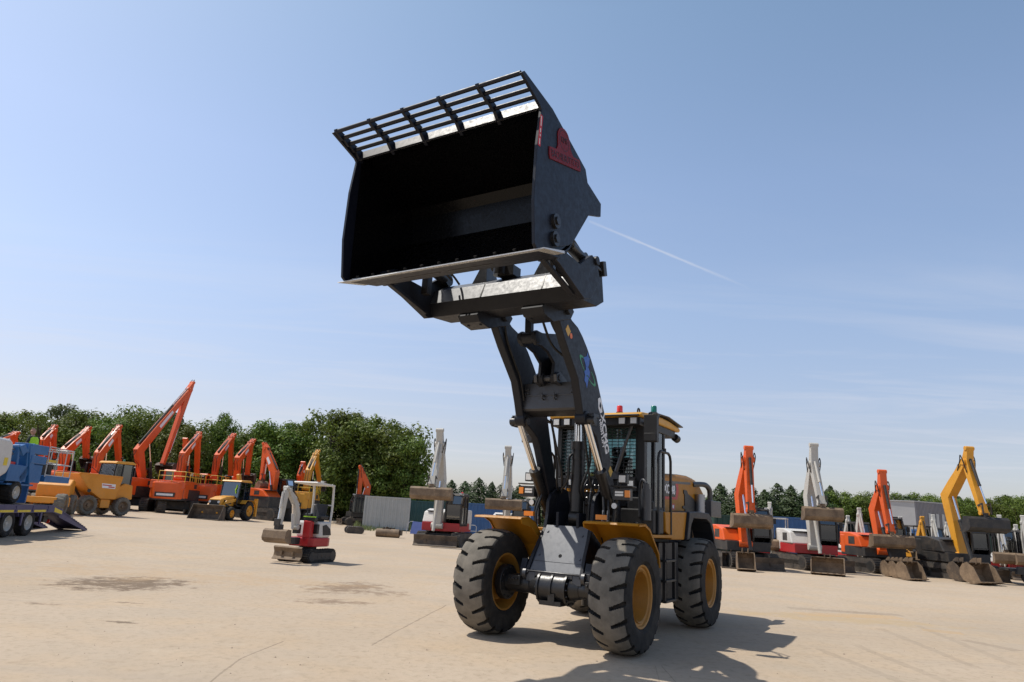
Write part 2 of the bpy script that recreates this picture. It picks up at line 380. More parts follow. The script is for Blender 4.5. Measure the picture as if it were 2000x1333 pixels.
def make_loader(L):
    # ---- wheels
    def wheel(x, y, sgn, steer=0):
        R, Wd, K = .75, .549, 20; h = Wd / 2
        sh = [(0, .75), (.22, .75), (.27, .748), (.50, .741), (.72, .728), (.88, .708), (.95, .685), (.985, .64), (1.0, .56), (.97, .46), (.80, .40)]
        half = []
        for (a0, r0), (a1, r1) in zip(sh[:-1], sh[1:]):
            n_ = max(1, int(abs(a1 - a0) / .045) if r1 > .68 else 1)
            half += [(a0 + (a1 - a0) * k_ / n_, r0 + (r1 - r0) * k_ / n_) for k_ in range(n_)]
        half.append(sh[-1]); prof = [(-a_ * h, r_) for a_, r_ in half[::-1]] + [(a_ * h, r_) for a_, r_ in half[1:]]
        def fn(l, r, t):
            a = abs(l) / h
            if a < .24 or r < .60: return r
            ph = (t * K + (.5 if l > 0 else 0) - (a - .24) * .42) % 1.0
            wd = .155 + .10 * max(0, a - .3) / .7
            if r < .69 and r >= .60: return r - .018 if ph < .30 else r + .004
            return r - .06 if ph < wd else r
        wr = empty('wheel', (x, y, R)); wr.parent = L; wr.rotation_euler = (0, random.uniform(0, 3), steer)
        m = MB(); m.lathe(prof, (0, 0, 0), 480, 'y', fn)
        # tread faces carry the pale dust, side walls the dark rubber
        for i, f in enumerate(m.f):
            rr = [math.hypot(m.v[k][0], m.v[k][2]) for k in f]; ll = [abs(m.v[k][1]) / h for k in f]
            m.m[i] = 0 if (min(rr) > .705 and max(ll) < .96) else 1
        m.build('tyre', [M['tread'], M['rubber']], wr, smooth=28)
        o = sgn
        m = MB()
        m.lathe([(o * .215, .425), (o * .232, .405), (o * .225, .385), (o * .20, .372), (o * .195, .345), (o * .215, .335), (o * .20, .318), (o * .0, .285), (o * -.08, .27), (o * -.09, .14), (o * -.02, .13), (o * -.02, .0)], (0, 0, 0), 48)
        m.lathe([(-o * .215, .425), (-o * .232, .405), (-o * .225, .385), (-o * .20, .372), (-o * .10, .33), (-o * .0, .30), (o * .04, .0)], (0, 0, 0), 48)
        for k in range(16):
            a = 2 * math.pi * k / 16; p = Vector((.205 * math.cos(a), o * -.09, .205 * math.sin(a))); m.cyl(p, p + Vector((0, o * .03, 0)), .016, n=6)
        m.build('rim', M['ochd'], wr, smooth=30)
    TY = 1.0665
    for x in (0, -3.443):
        wheel(x, TY, 1); wheel(x, -TY, -1)
    # ---- axles
    def front_axle(m):
        m.cyl((-.02, -.92, .75), (-.02, .92, .75), .13, n=24)
        for s in (-1, 1):
            m.cyl((-.02, s * .25, .75), (-.02, s * .40, .75), .17, .135, n=24); m.cyl((-.02, s * .80, .75), (-.02, s * .9, .75), .25, n=28)
            for k in range(12):
                a = k * math.pi / 6; m.cyl((-.02 + .21 * math.cos(a), s * .78, .75 + .21 * math.sin(a)), (-.02 + .21 * math.cos(a), s * .80, .75 + .21 * math.sin(a)), .016, n=6)
            m.box((.08, s * .62, .80), (.16, .20, .14))
            for k in range(3): m.cyl((.15, s * (.56 + .06 * k), .82), (.19, s * (.56 + .06 * k), .82), .018, n=8)
    part(L, 'front_axle', M['blackm'], front_axle, smooth=35, bevel=.006)
    def diff(m):
        m.cyl((-.02, -.22, .735), (-.02, .22, .735), .21, n=32)
        for s in (-.23, -.02, .20): m.cyl((-.02, s, .735), (-.02, s + .03, .735), .232, n=32)
        m.box((.06, 0, .54), (.26, .34, .06)); m.box((.17, .02, .60), (.05, .10, .14))
        for k in range(14):
            a = k * 2 * math.pi / 14
            for s in (-.245, .245): m.cyl((-.02 + .2 * math.cos(a), s - .012, .735 + .2 * math.sin(a)), (-.02 + .2 * math.cos(a), s + .012, .735 + .2 * math.sin(a)), .014, n=6)
    part(L, 'differential', M['blackm'], diff, smooth=35)
    def rear_axle(m):
        m.cyl((-3.443, -.92, .75), (-3.443, .92, .75), .14, n=24); m.cyl((-3.443, -.25, .75), (-3.443, .25, .75), .25, n=28)
    part(L, 'rear_axle', M['blackm'], rear_axle, smooth=35)
    # ---- front frame
    tw = [(.12, .92), (-.02, 1.18), (-.29, 1.56), (-.34, 1.75), (-.36, 1.95), (-.43, 2.06), (-.70, 2.2), (-1.0, 2.15), (-1.12, 1.9), (-1.12, .62), (-.2, .58), (.02, .74)]
    def front_frame(m):
        for s in (-1, 1):
            # towers flare outwards towards the axle
            k0 = len(m.v); m.prism(tw, s * .35, s * .405)
            for i in range(k0, len(m.v)):
                x, y, z = m.v[i]; m.v[i] = (x, y + s * max(0, min(1, (1.6 - z) / .65)) * .06, z)
            m.box((-.42, s * .17, 1.62), (.26, .045, .36)); 
            m.box((-.05, s * .52, 1.0), (.22, .1, .16), Matrix.Rotation(rad(-20), 3, 'Y'))
        m.box((-1.0, 0, 1.2), (.25, .8, 1.0)); m.box((-.66, 0, 1.3), (.2, .8, .7))
    part(L, 'front_frame', M['char'], front_frame, bevel=.008)
    a, b = Vector((-.31, 0, 1.60)), Vector((.07, 0, .955))
    e = (b - a).normalized(); nrm = Vector((-e.z, 0, e.x)) * -1
    if nrm.x < 0: nrm = -nrm
    def plate(m):
        q = [(-.348, a), (.348, a), (.408, b), (-.408, b)]
        vs = [Vector((p.x, y, p.z)) for y, p in q]
        m.add([v + nrm * .005 for v in vs] + [v - nrm * .02 for v in vs], [(0, 1, 2, 3), (7, 6, 5, 4), (0, 4, 5, 1), (1, 5, 6, 2), (2, 6, 7, 3), (3, 7, 4, 0)])
        c2 = a + (b - a) * .80
        m.box(tuple(c2 + nrm * .006), (.004, .78, .006), Matrix.Rotation(math.atan2(e.x, -e.z), 3, 'Y'))
        for y, t in ((-.30, .14), (-.33, .66), (.34, .70), (.28, .2)):
            p = a + (b - a) * t; p.y = y; m.cyl(p, p + nrm * .018, .02, n=10)
    part(L, 'front_cover', M['cover'], plate)  # lightened charcoal, with the sun's sheen in its colour
    def hole(m):
        p = a + (b - a) * .66 + Vector((0, .02, 0)); m.cyl(p + nrm * .002, p + nrm * .0075, .028, n=14)
    part(L, 'inspection_hole', M['inner'], hole)
    def beam(m):
        m.prism([(.075, .95), (.10, .93), (.11, .80), (-.1, .78), (-.1, .95)], -.44, -.30); m.prism([(.075, .95), (.10, .93), (.11, .80), (-.1, .78), (-.1, .95)], .30, .44)
        m.prism([(.075, .955), (.105, .935), (.105, .88), (-.1, .86), (-.1, .955)], -.30, .30)
        m.cyl((.10, -.44, .945), (.10, .44, .945), .014, n=8)
        for s in (-1, 1):
            m.cyl((.06, s * .44, .90), (.06, s * .50, .90), .085, n=20); m.cyl((.06, s * .50, .88), (.06, s * .53, .88), .028, n=10)
            m.prism([(.08, .97), (.0, 1.0), (-.2, .70), (.08, .76)], s * .5, s * .56)
    part(L, 'frame_cross_beam', M['charm'], beam, bevel=.006, smooth=30)
    # ---- boom
    bm_ = [(1.38, 4.41), (1.10, 4.09), (.86, 3.85), (.66, 3.65), (.53, 3.36), (.47, 3.20), (.40, 3.10), (.20, 3.02), (-.04, 2.90), (-.16, 2.72), (-.30, 2.45), (-.65, 1.84), (-.74, 1.76), (-.86, 1.74), (-.95, 1.82),
           (-.96, 1.96), (-.86, 2.10), (-.72, 2.30), (-.61, 2.56), (-.48, 2.91), (-.35, 3.25), (-.17, 3.52), (.02, 3.81), (.20, 4.0), (.38, 4.17), (.55, 4.30), (.71, 4.39), (.91, 4.44), (1.04, 4.51), (1.2, 4.62), (1.36, 4.60)]
    for s in (-1, 1):
        def arm(m):
            m.prism(bm_, s * .435, s * .56)
            for c, r in (((1.26, 4.50), .13), ((.36, 3.13), .10), ((-.84, 1.92), .12)): m.cyl((c[0], s * .42, c[1]), (c[0], s * .585, c[1]), r, n=24)
        A_ = part(L, 'boom_arm', M['char'], arm, bevel=.012, smooth=30)
        def pin(m):
            m.cyl((.345, s * .40, 3.10), (.345, s * .70, 3.10), .062, n=16); m.box((.30, s * .66, 3.10), (.17, .03, .15)); m.box((.26, s * .57, 3.17), (.2, .22, .05))
        part(A_, 'cylinder_bracket', M['blackm'], pin, smooth=30, bevel=.006)
        # lift cylinder, rod up, barrel down
        y = s * .555
        p0, p1, p2 = Vector((.345, y, 3.10)), Vector((-.215, y, 2.41)), Vector((-.72, y, 1.79))
        B_ = part(L, 'lift_cylinder', M['blackm'], lambda m: (m.cyl(p1, p2, .078, n=24), m.cyl(p1 + (p2 - p1) * -.02, p1 + (p2 - p1) * .10, .090, n=24), m.cyl(p2 + Vector((0, -.06, 0)), p2 + Vector((0, .06, 0)), .10, n=20),
                 m.tube([p1 + (p2 - p1) * .05 + Vector((-.09, 0, .03)), p1 + (p2 - p1) * .3 + Vector((-.11, 0, .04)), p1 + (p2 - p1) * .9 + Vector((-.10, 0, .03))], .02)), smooth=35)
        part(B_, 'rod', M['chrome'], lambda m: m.cyl(p0, p1, .046, n=20), smooth=35)
    def crossm(m):
        m.prism([(.43, 3.66), (.45, 3.27), (.42, 3.24), (.10, 3.20), (.02, 3.50), (.12, 3.68)], -.44, .44)
        m.box((.445, 0, 3.47), (.01, .86, .02))
        for y in (-.40, -.36, .36, .39): 
            for z in (3.50, 3.56): m.cyl((.44, y, z), (.47, y, z), .014, n=8)
        for y in (-.10, .10): m.cyl((.44, y, 3.46), (.48, y, 3.46), .02, n=8); m.tube([(.44, y, 3.40), (.50, y, 3.42), (.50, y, 3.50)], .012)
        for y in (-.19, .14): m.prism([(.42, 3.60), (.60, 3.64), (.62, 3.74), (.50, 3.80), (.30, 3.72), (.2, 3.66)], y, y + .05)
        m.cyl((.5, -.2, 3.71), (.5, .2, 3.71), .05, n=16)
    part(L, 'boom_cross_member', M['charm'], crossm, bevel=.006, smooth=30)
    lv = [(1.24, 4.12), (1.24, 4.22), (1.16, 4.27), (1.0, 4.27), (.85, 4.30), (.55, 4.37), (.25, 4.36), (.0, 4.27), (-.25, 4.08), (-.5, 3.78), (-.68, 3.54), (-.70, 3.42), (-.62, 3.35), (-.5, 3.38), (-.1, 3.56), (.3, 3.62), (.52, 3.62), (.60, 3.72), (.58, 3.92), (.78, 4.04), (1.0, 4.08), (1.14, 4.06)]
    def lever(m):
        for s in (-1, 1):
            m.prism(lv, s * .085, s * .135); m.cyl((.50, s * .06, 3.71), (.50, s * .145, 3.71), .09, n=20)
        m.cyl((1.15, -.15, 4.17), (1.15, .15, 4.17), .085, n=20); m.cyl((-.6, -.15, 3.44), (-.6, .15, 3.44), .05, n=16); m.box((.1, 0, 3.95), (.5, .18, .05), Matrix.Rotation(rad(-25), 3, 'Y'))
    part(L, 'bellcrank', M['char'], lever, bevel=.006, smooth=30)
    part(L, 'tie_rod', M['char'], lambda m: (m.box((1.155, 0, 4.42), (.09, .10, .46), Matrix.Rotation(rad(3), 3, 'Y')), m.cyl((1.15, -.06, 4.17), (1.15, .06, 4.17), .07, n=16), m.cyl((1.17, -.07, 4.66), (1.17, .07, 4.66), .08, n=16)), bevel=.008, smooth=30)
    def tilt(m):
        m.cyl((-.62, 0, 2.88), (-.60, 0, 1.82), .105, n=28); m.cyl((-.62, 0, 2.90), (-.62, 0, 2.78), .125, n=28); m.cyl((-.615, 0, 2.66), (-.615, 0, 2.62), .112, n=28)
        m.cyl((-.6, -.08, 1.72), (-.6, .08, 1.72), .12, n=20); m.tube([(-.52, -.06, 2.7), (-.46, -.09, 2.62), (-.46, -.10, 2.3), (-.5, -.22, 2.15)], .022, smooth=4)
    T_ = part(L, 'tilt_cylinder', M['blackm'], tilt, smooth=35)
    part(T_, 'rod', M['chrome'], lambda m: (m.cyl((-.6, 0, 3.44), (-.62, 0, 2.88), .052, n=24), m.cyl((-.60, -.055, 3.44), (-.62, -.055, 2.9), .02, n=12)), smooth=35)
    # hydraulic hoses
    HS = [[(1.25, .20, 4.60), (1.12, .22, 4.35), (.90, .24, 4.12), (.72, .32, 4.0), (.52, .42, 3.92)], [(1.2, .30, 4.62), (1.05, .31, 4.38), (.86, .36, 4.20), (.66, .43, 4.12)], [(1.22, .36, 4.62), (1.03, .38, 4.42), (.84, .40, 4.24), (.66, .44, 4.13)],
          [(1.2, -.40, 4.5), (1.05, -.42, 4.2), (.8, -.425, 3.92), (.60, -.43, 3.72), (.46, -.43, 3.4)], [(.3, -.40, 3.6), (.34, -.3, 3.78), (.12, -.22, 3.86)],
          [(-.2, -.30, 3.2), (-.35, -.30, 2.9), (-.42, -.28, 2.5), (-.5, -.30, 2.2), (-.7, -.32, 2.1)], [(-.12, -.26, 3.2), (-.30, -.24, 2.8), (-.45, -.2, 2.4), (-.6, -.26, 2.1)], [(-.3, .2, 3.2), (-.45, .22, 2.7), (-.5, .26, 2.3), (-.66, .3, 2.06)], [(-.25, .3, 3.15), (-.5, .26, 2.6), (-.46, .14, 2.2), (-.66, .10, 2.0)],
          [(-.42, .52, 2.05), (-.36, .56, 1.8), (-.34, .55, 1.6), (-.45, .5, 1.4)], [(-.5, .56, 2.1), (-.42, .61, 1.85), (-.42, .6, 1.5)], [(-.42, -.52, 2.05), (-.34, -.56, 1.8), (-.34, -.55, 1.5)], [(-.5, -.56, 2.1), (-.40, -.62, 1.85), (-.42, -.6, 1.5)]]
    for h in HS: part(L, 'hydraulic_hose', M['black'], lambda m: m.tube(h, .019, 8, 5), smooth=60)
    for s in (-1, 1):
        part(L, 'grease_fitting', M['steel'], lambda m: [(m.cyl((-.36 - .05 * k, s * (.55 + .05 * k), 1.86), (-.36 - .05 * k, s * (.55 + .05 * k), 1.72), .014, n=8), m.cyl((-.36 - .05 * k, s * (.55 + .05 * k), 1.72), (-.36 - .05 * k, s * (.55 + .05 * k), 1.68), .022, n=8)) for k in (0, 1)], smooth=40)
    # ---- high-tip coupler frame
    BRK = [(2.90, 4.585), (2.86, 4.72), (2.64, 4.765), (2.15, 4.75), (1.95, 4.90), (1.80, 5.0), (1.64, 4.96), (1.54, 4.74), (1.80, 4.41), (1.99, 4.345), (2.71, 4.565)]
    F_ = part(L, 'coupler_frame', M['char'], lambda m: (
        m.prism([(1.92, 4.375), (1.985, 4.556), (1.890, 4.772), (1.70, 4.89), (1.30, 4.95), (1.22, 4.55), (1.45, 4.42)], -1.17, 1.17),
        m.box((1.95, 0, 4.49), (.012, .03, .012))), bevel=.006)
    part(F_, 'beam_lit_face', M['cover'], lambda m: m.prism([(1.988, 4.558), (1.893, 4.775), (1.703, 4.894), (1.699, 4.889), (1.888, 4.770), (1.983, 4.556)], -1.165, 1.165))  # thin sheet over the dark beam, added to carry its lit sheen as colour
    for y in (-.32, .62): part(F_, 'seam_strip', M['inner'], lambda m: m.prism([(1.989, 4.556), (1.886, 4.778), (1.892, 4.781), (1.995, 4.559)], y, y + .018))
    for s in (-1, 1):
        def sidepl(m):
            m.prism(BRK, s * 1.17, s * 1.25)
            m.prism([(2.98, 4.55), (2.12, 4.36), (2.10, 4.40), (2.96, 4.585)], s * 1.10, s * 1.17)
            m.cyl((2.86, s * 1.05, 4.66), (2.86, s * 1.29, 4.66), .10, n=20); m.cyl((1.68, s * 1.1, 4.96), (1.68, s * 1.28, 4.96), .06, n=16)
        part(F_, 'side_plate', M['char'], sidepl, bevel=.006, smooth=30)
        def ribs(m):
            y = s * .50 - .02
            m.prism([(y - .15, 4.78), (y + .14, 4.82), (y + .13, 5.15), (y + .06, 5.15)], 1.72, 1.76, 'x')
            m.prism([(1.74, 4.85), (1.74, 5.15), (1.60, 5.15), (1.40, 4.9)], y + .09, y + .13)
        part(F_, 'hinge_rib', M['charm'], ribs)
        def hang(m):
            y = s * .5
            m.prism([(1.90, 4.40), (1.98, 4.32), (1.90, 4.24), (1.64, 4.21), (1.40, 4.30), (1.14, 4.38), (1.04, 4.52), (1.2, 4.62), (1.4, 4.6)], y - .17, y + .15); m.cyl((1.26, y - .22, 4.5), (1.26, y + .20, 4.5), .085, n=20)
            for k in (-.1, .1): m.cyl((1.80, y + k, 4.235), (1.80, y + k, 4.215), .022, n=8)
        part(F_, 'hinge_block', M['char'], hang, bevel=.006, smooth=30)
        # tip cylinders under the bucket
        y = s * 1.09
        q0, q1, q2 = Vector((1.80, y, 4.98)), Vector((2.15, y, 5.02)), Vector((2.40, y, 5.04))
        B_ = part(L, 'tip_cylinder', M['blackm'], lambda m: (m.cyl(q0, q1, .075, n=20), m.cyl(q0 + Vector((-.06, -.05, 0)), q0 + Vector((-.06, .05, 0)), .09, n=16), m.tube([q0 + Vector((0, 0, .08)), q1 + Vector((-.1, 0, .12)), q1 + Vector((0, 0, .07))], .018), m.box(tuple(q1 + Vector((.1, -s * .05, -.25))), (.10, .10, .34))), smooth=35)
        part(B_, 'rod', M['chrome'], lambda m: m.cyl(q1, q2, .04, n=16), smooth=35)
        part(F_, 'hose', M['black'], lambda m: (m.tube([(2.3, s * .95, 4.86), (2.22, s * .86, 4.98), (2.05, s * .78, 4.93), (1.9, s * .74, 4.82)], .016, 8, 5), m.tube([(2.34, s * .98, 4.80), (2.2, s * .85, 4.93), (2.0, s * .80, 4.86)], .016, 8, 5)), smooth=60)
    part(F_, 'work_lamp', M['blackm'], lambda m: (m.box((1.35, 1.17, 4.97), (.10, .14, .20), Matrix.Rotation(rad(18), 3, 'Y')), m.box((1.47, 1.20, 4.93), (.2, .03, .04))), bevel=.008)
    part(F_, 'valve_block', M['blackm'], lambda m: (m.cyl((1.82, -.12, 4.9), (1.82, -.12, 5.08), .10, n=16), m.box((1.75, -.02, 4.95), (.2, .25, .14)), m.cyl((1.86, -.2, 5.0), (1.7, -.25, 5.12), .05, n=12)), smooth=35)
    # ---- bucket
    Bk = empty('bucket'); Bk.parent = L
    shell = [(3.44, 4.455), (2.92, 4.565), (2.66, 4.76), (2.55, 4.93), (2.27, 5.36), (2.31, 5.74), (2.38, 5.88), (3.27, 6.185), (3.47, 6.20), (3.515, 6.075)]
    m = MB(); m.sheet(shell, -1.345, 1.345, .022); m.build('shell', M['bucket'], Bk)
    lin = [(3.42, 4.475), (2.93, 4.59), (2.69, 4.78), (2.58, 4.94), (2.30, 5.37), (2.335, 5.73), (2.40, 5.86), (3.28, 6.155), (3.46, 6.17)]
    m = MB()
    k = len(lin); m.add([(p[0], -1.335, p[1]) for p in lin] + [(p[0], 1.335, p[1]) for p in lin], [(i, i + 1, k + i + 1, k + i) for i in range(k - 1)])
    m.add([(p[0], s * 1.334, p[1]) for s in (-1, 1) for p in lin], [tuple(range(k)), tuple(range(k, 2 * k))])
    m.build('bucket_lining', M['inner'], Bk)
    sp = [(3.98, 6.235), (3.93, 6.285), (3.27, 6.215), (2.35, 5.91), (2.28, 5.76), (1.86, 5.66), (1.86, 5.48), (2.22, 5.35), (2.59, 4.88), (2.74, 4.75), (3.47, 4.43), (3.53, 4.47), (3.59, 4.95), (3.58, 5.6), (3.525, 6.06), (3.56, 6.09)]
    for s in (-1, 1):
        P_ = part(Bk, 'side_plate', M['bucket'], lambda m: m.prism(sp, s * 1.345, s * 1.38), bevel=.004)
        part(P_, 'hinge_boss', M['blackm'], lambda m: [(m.cyl((3.12, s * 1.38, z), (3.12, s * 1.42, z), .085, n=20), m.cyl((3.12, s * 1.42, z), (3.12, s * 1.44, z), .05, n=6)) for z in (4.89, 4.68)], smooth=30)
    part(Bk, 'top_strip', M['steel'], lambda m: m.prism([(3.522, 6.078), (3.478, 6.205), (3.47, 6.20), (3.512, 6.075)], -1.34, 1.34))
    part(Bk, 'cutting_edge', M['wear'], lambda m: m.prism([(3.49, 4.418), (3.485, 4.432), (3.02, 4.565), (3.01, 4.538)], -1.47, 1.47))
    for i in range(11):
        y = -1.28 + 2.56 * i / 10; part(Bk, 'edge_bolt', M['blackm'], lambda m: m.cyl((3.33, y, 4.50), (3.35, y, 4.535), .022, n=8), smooth=40)
    for y in (-.45, .3): part(Bk, 'wear_bar', M['blackm'], lambda m: m.box((3.14, y, 4.502), (.03, .62, .02), Matrix.Rotation(rad(12), 3, 'Y')))
    # rock grille above the mouth
    g0, g1 = Vector((3.50, 0, 6.16)), Vector((3.955, 0, 6.262))
    G_ = empty('grille'); G_.parent = Bk
    for i in range(1, 5):
        p = g0 + (g1 - g0) * (i / 4 - .02)
        part(G_, 'rail', M['bucket'], lambda m: m.cyl((p.x, -1.345, p.z), (p.x, 1.345, p.z), .026, n=14), smooth=40)
    for y in (-1.325, -.78, -.26, .27, .80):
        part(G_, 'rail_support', M['bucket'], lambda m: m.prism([(3.46, 6.06), (3.53, 6.09), (3.60, 6.155), (3.62, 6.135), (3.71, 6.18), (3.73, 6.16), (3.82, 6.205), (3.84, 6.19), (3.97, 6.24), (3.98, 6.275), (3.94, 6.30), (3.5, 6.215), (3.44, 6.2)], y - .02, y + .02))
    # emblem on the left side plate
    mt = frame3((2.93, 1.381, 5.765), (-.96, 0, .27), (0, 0, 1))
    E_ = MB(); E_.prism([(-.41, -.085), (.40, -.085), (.42, -.04), (.40, .055), (.22, .06), (.17, .12), (.155, .22)] + [(.155 * math.cos(rad(t)), .22 + .13 * math.sin(rad(t))) for t in range(15, 180, 15)] + [(-.155, .22), (-.17, .12), (-.22, .06), (-.40, .055), (-.42, -.03)], 0, .012, 'z')
    E_.xf(mt).build('emblem', M['emb'], bpy.data.objects['side_plate.003'] if 'side_plate.003' in bpy.data.objects else Bk)
    text_mesh('emblem_text', 'BACHILBUTTLTD', .118, frame3((2.93, 1.394, 5.762), (-.96, 0, .27), (0, 0, 1)) @ Matrix.Translation((0, -.012, 0)), M['embd'], Bk, sx=.82)
    text_mesh('emblem_text', 'KMS', .10, mt @ Matrix.Translation((0, .20, .014)), M['embd'], Bk, sx=.9)
    rg = MB(); 
    for t in range(0, 360, 12):
        c0, c1 = rad(t), rad(t + 12)
        rg.add([(r * math.cos(c), .20 + r * math.sin(c), .0135) for r, c in ((.118, c0), (.126, c0), (.126, c1), (.118, c1))], [(0, 1, 2, 3)])
    rg.xf(mt).build('emblem_ring', M['embd'], Bk)
    part(Bk, 'red_sticker', M['red'], lambda m: m.prism([(3.49, 5.99), (3.545, 5.99), (3.575, 5.60), (3.52, 5.60)], 1.381, 1.383))
    for z0, z1 in ((5.85, 5.97), (5.77, 5.82), (5.72, 5.745), (5.62, 5.69)): part(Bk, 'sticker_text', M['white'], lambda m: m.box((3.533 + (5.8 - z0) * .06, 1.384, (z0 + z1) / 2), (.012, .003, z1 - z0)))
    # ---- boom lettering and decals (left arm faces the camera)
    yf = .5608
    dn = Vector((-.36, 0, -.93)).normalized(); bk = Vector((-.93, 0, .36))
    text_mesh('boom_lettering', 'XCMG', .20, frame3((-.335, yf, 2.985), dn, bk), M['white'], L, sx=1.05, bold=1)
    text_mesh('boom_lettering', 'HIGH LIFT', .098, frame3((-.222, yf, 2.975), dn, bk), M['white'], L, sx=1.0, bold=1)
    def lg(m):
        o = Vector((-.135, yf, 3.385)); m.add([o + dn * a_ + bk * b_ + Vector((0, .002, 0)) for a_, b_ in ((-.12, -.045), (-.12, .045), (-.02, .085), (.11, .05), (.11, -.04), (.02, -.075))], [(0, 1, 2, 3, 4, 5)])
    part(L, 'boom_logo', M['white'], lg)
    def lg2(m):
        o = Vector((-.135, yf, 3.385)); m.add([o + dn * a_ + bk * b_ + Vector((0, .004, 0)) for a_, b_ in ((-.06, .015), (.0, .045), (.06, .012), (.0, -.035))], [(0, 1, 2, 3)])
    part(L, 'boom_logo_inset', M['char'], lg2)
    def ell(m):
        o = Vector((.345, yf + .002, 3.825)); ax = Vector((-.86, 0, -.51)).normalized(); ay = Vector((-.51, 0, .86))
        n = 40
        for i in range(n):
            t0, t1 = 2 * math.pi * i / n, 2 * math.pi * (i + 1) / n
            wa = .020 + .034 * abs(math.cos((t0 + t1) / 2)) ** 3
            if 1.1 < t0 < 1.9: continue
            m.add([o + ax * (.335 - k) * math.cos(t) + ay * (.085 - k * .6) * math.sin(t) for k, t in ((0, t0), (wa, t0), (wa, t1), (0, t1))], [(0, 1, 2, 3)])
    part(L, 'green_ring_decal', M['green'], ell)
    def fig(m):
        o = Vector((.375, yf + .0035, 3.83)); ex = Vector((-1, 0, 0)); ez = Vector((0, 0, 1))
        for poly in ([(-.10, .16), (-.02, .20), (.0, .27), (.035, .20), (.06, .19), (.05, .10), (.02, .04), (-.03, .04), (-.06, .10)], [(-.04, .05), (.03, .05), (.075, -.01), (.065, -.10), (.02, -.07), (-.04, -.10), (-.07, -.04), (-.03, .0)], [(-.05, -.09), (.05, -.10), (.03, -.19), (.01, -.27), (-.02, -.20), (-.06, -.17)]):
            m.add([o + ex * a_ * 1.35 + ez * b_ for a_, b_ in poly], [tuple(range(len(poly)))])
    part(L, 'blue_figure_decal', M['blue'], fig)
    def quad(c, r, y=yf + .002): return lambda m: m.add([(c[0] + p, y, c[1] + q) for p, q in ((r, 0), (.2 * r, r), (-r, .1 * r), (-.1 * r, -r))], [(0, 1, 2, 3)])
    part(L, 'warning_decal', M['yel'], quad((1.035, 4.255), .085)); part(L, 'warning_decal', M['yel'], quad((-.585, 2.44), .085))
    part(L, 'orange_decal', M['org'], lambda m: m.cyl((.935, yf, 4.205), (.935, yf + .003, 4.205), .04, n=14))
    # ---- fenders over the front wheels
    for s in (-1, 1):
        def fen(m):
            m.sheet([(.24, 1.665), (.22, 1.69), (-.02, 1.70), (-.22, 1.63), (-.60, 1.30), (-.66, 1.10)], s * .50, s * 1.33, .014)
            m.prism([(.24, 1.665), (.22, 1.69), (-.02, 1.70), (-.22, 1.63), (-.60, 1.30), (-.66, 1.10), (-.62, 1.10), (-.40, 1.38), (-.1, 1.55), (.2, 1.60)], s * .50, s * .512)
            m.prism([(.24, 1.665), (.22, 1.69), (-.02, 1.70), (-.22, 1.63), (-.60, 1.30), (-.66, 1.10), (-.63, 1.10), (-.575, 1.285), (-.20, 1.60), (-.01, 1.665), (.22, 1.655)], s * 1.315, s * 1.33)
        part(L, 'front_fender', M['ochre'], fen, smooth=30)
        y = s * .80
        H_ = part(L, 'headlamp', M['blackm'], lambda m: (m.box((-.50, y, 2.10), (.13, .26, .17)), m.box((-.53, y + s * .0, 2.22), (.2, .34, .02)), m.tube([(-.56, s * .66, 1.95), (-.56, s * .70, 2.08), (-.55, s * .74, 2.36)], .025), m.box((-.52, s * .80, 2.33), (.10, .14, .14)), m.tube([(-.56, s * .62, 1.6), (-.56, s * .66, 1.96)], .03), m.cyl((-.47, s * .70, 1.93), (-.42, s * .70, 1.93), .05, n=14)), bevel=.006, smooth=30)
        part(H_, 'work_lens', M['lens'], lambda m: m.box((-.466, s * .80, 2.33), (.012, .10, .10))); part(H_, 'round_lens', M['lens'], lambda m: m.cyl((-.42, s * .70, 1.93), (-.412, s * .70, 1.93), .042, n=14))
        for z in (2.13, 2.09): part(H_, 'lens', M['lens'], lambda m: m.box((-.432, y - s * .03, z), (.012, .13, .03)))
        part(H_, 'indicator', M['amber'], lambda m: m.box((-.43, y + s * .10, 2.11), (.03, .075, .10)))
        part(L, 'side_marker', M['amber'], lambda m: m.box((-.18, s * .60, 1.755), (.05, .16, .07)))
    # ---- rear frame, steps, tanks
    part(L, 'rear_frame', M['blackm'], lambda m: (m.box2(-1.35, -5.1, -.42, .42, .55, 1.3), m.box2(-1.1, -1.5, -.2, .2, .5, 1.5), m.cyl((-1.22, 0, .4), (-1.22, 0, 1.6), .14, n=20), m.box2(-1.45, -2.75, -.78, .78, 1.30, 1.48)), bevel=.01)
    for s in (-1, 1):
        part(L, 'side_tank', M['black'], lambda m: (m.box2(-1.55, -2.55, s * .5, s * 1.0, .52, 1.42), m.box2(-1.0, -1.5, s * .66, s * .98, .7, 1.40), m.tube([(-1.0, s * 1.02, 1.5), (-1.04, s * 1.04, 1.1), (-1.08, s * 1.0, .8)], .02)), bevel=.02)
        S_ = part(L, 'ladder', M['black'], lambda m: [m.box((-1.78, s * 1.08, z), (.5, .10, .035)) for z in (.55, .85, 1.15)] + [m.box((x, s * 1.09, .98), (.03, .05, .9)) for x in (-1.54, -2.02)], bevel=.004)
        part(L, 'walkway', M['ochre'], lambda m: m.box2(-.90, -1.95, s * .62, s * 1.12, 1.50, 1.545), bevel=.006)
        part(L, 'battery_box', M['ochre'], lambda m: m.prism([(-1.62, 1.90), (-2.80, 1.93), (-2.64, 1.47), (-1.98, 1.47), (-1.66, 1.60)], s * .50, s * 1.08), bevel=.015)
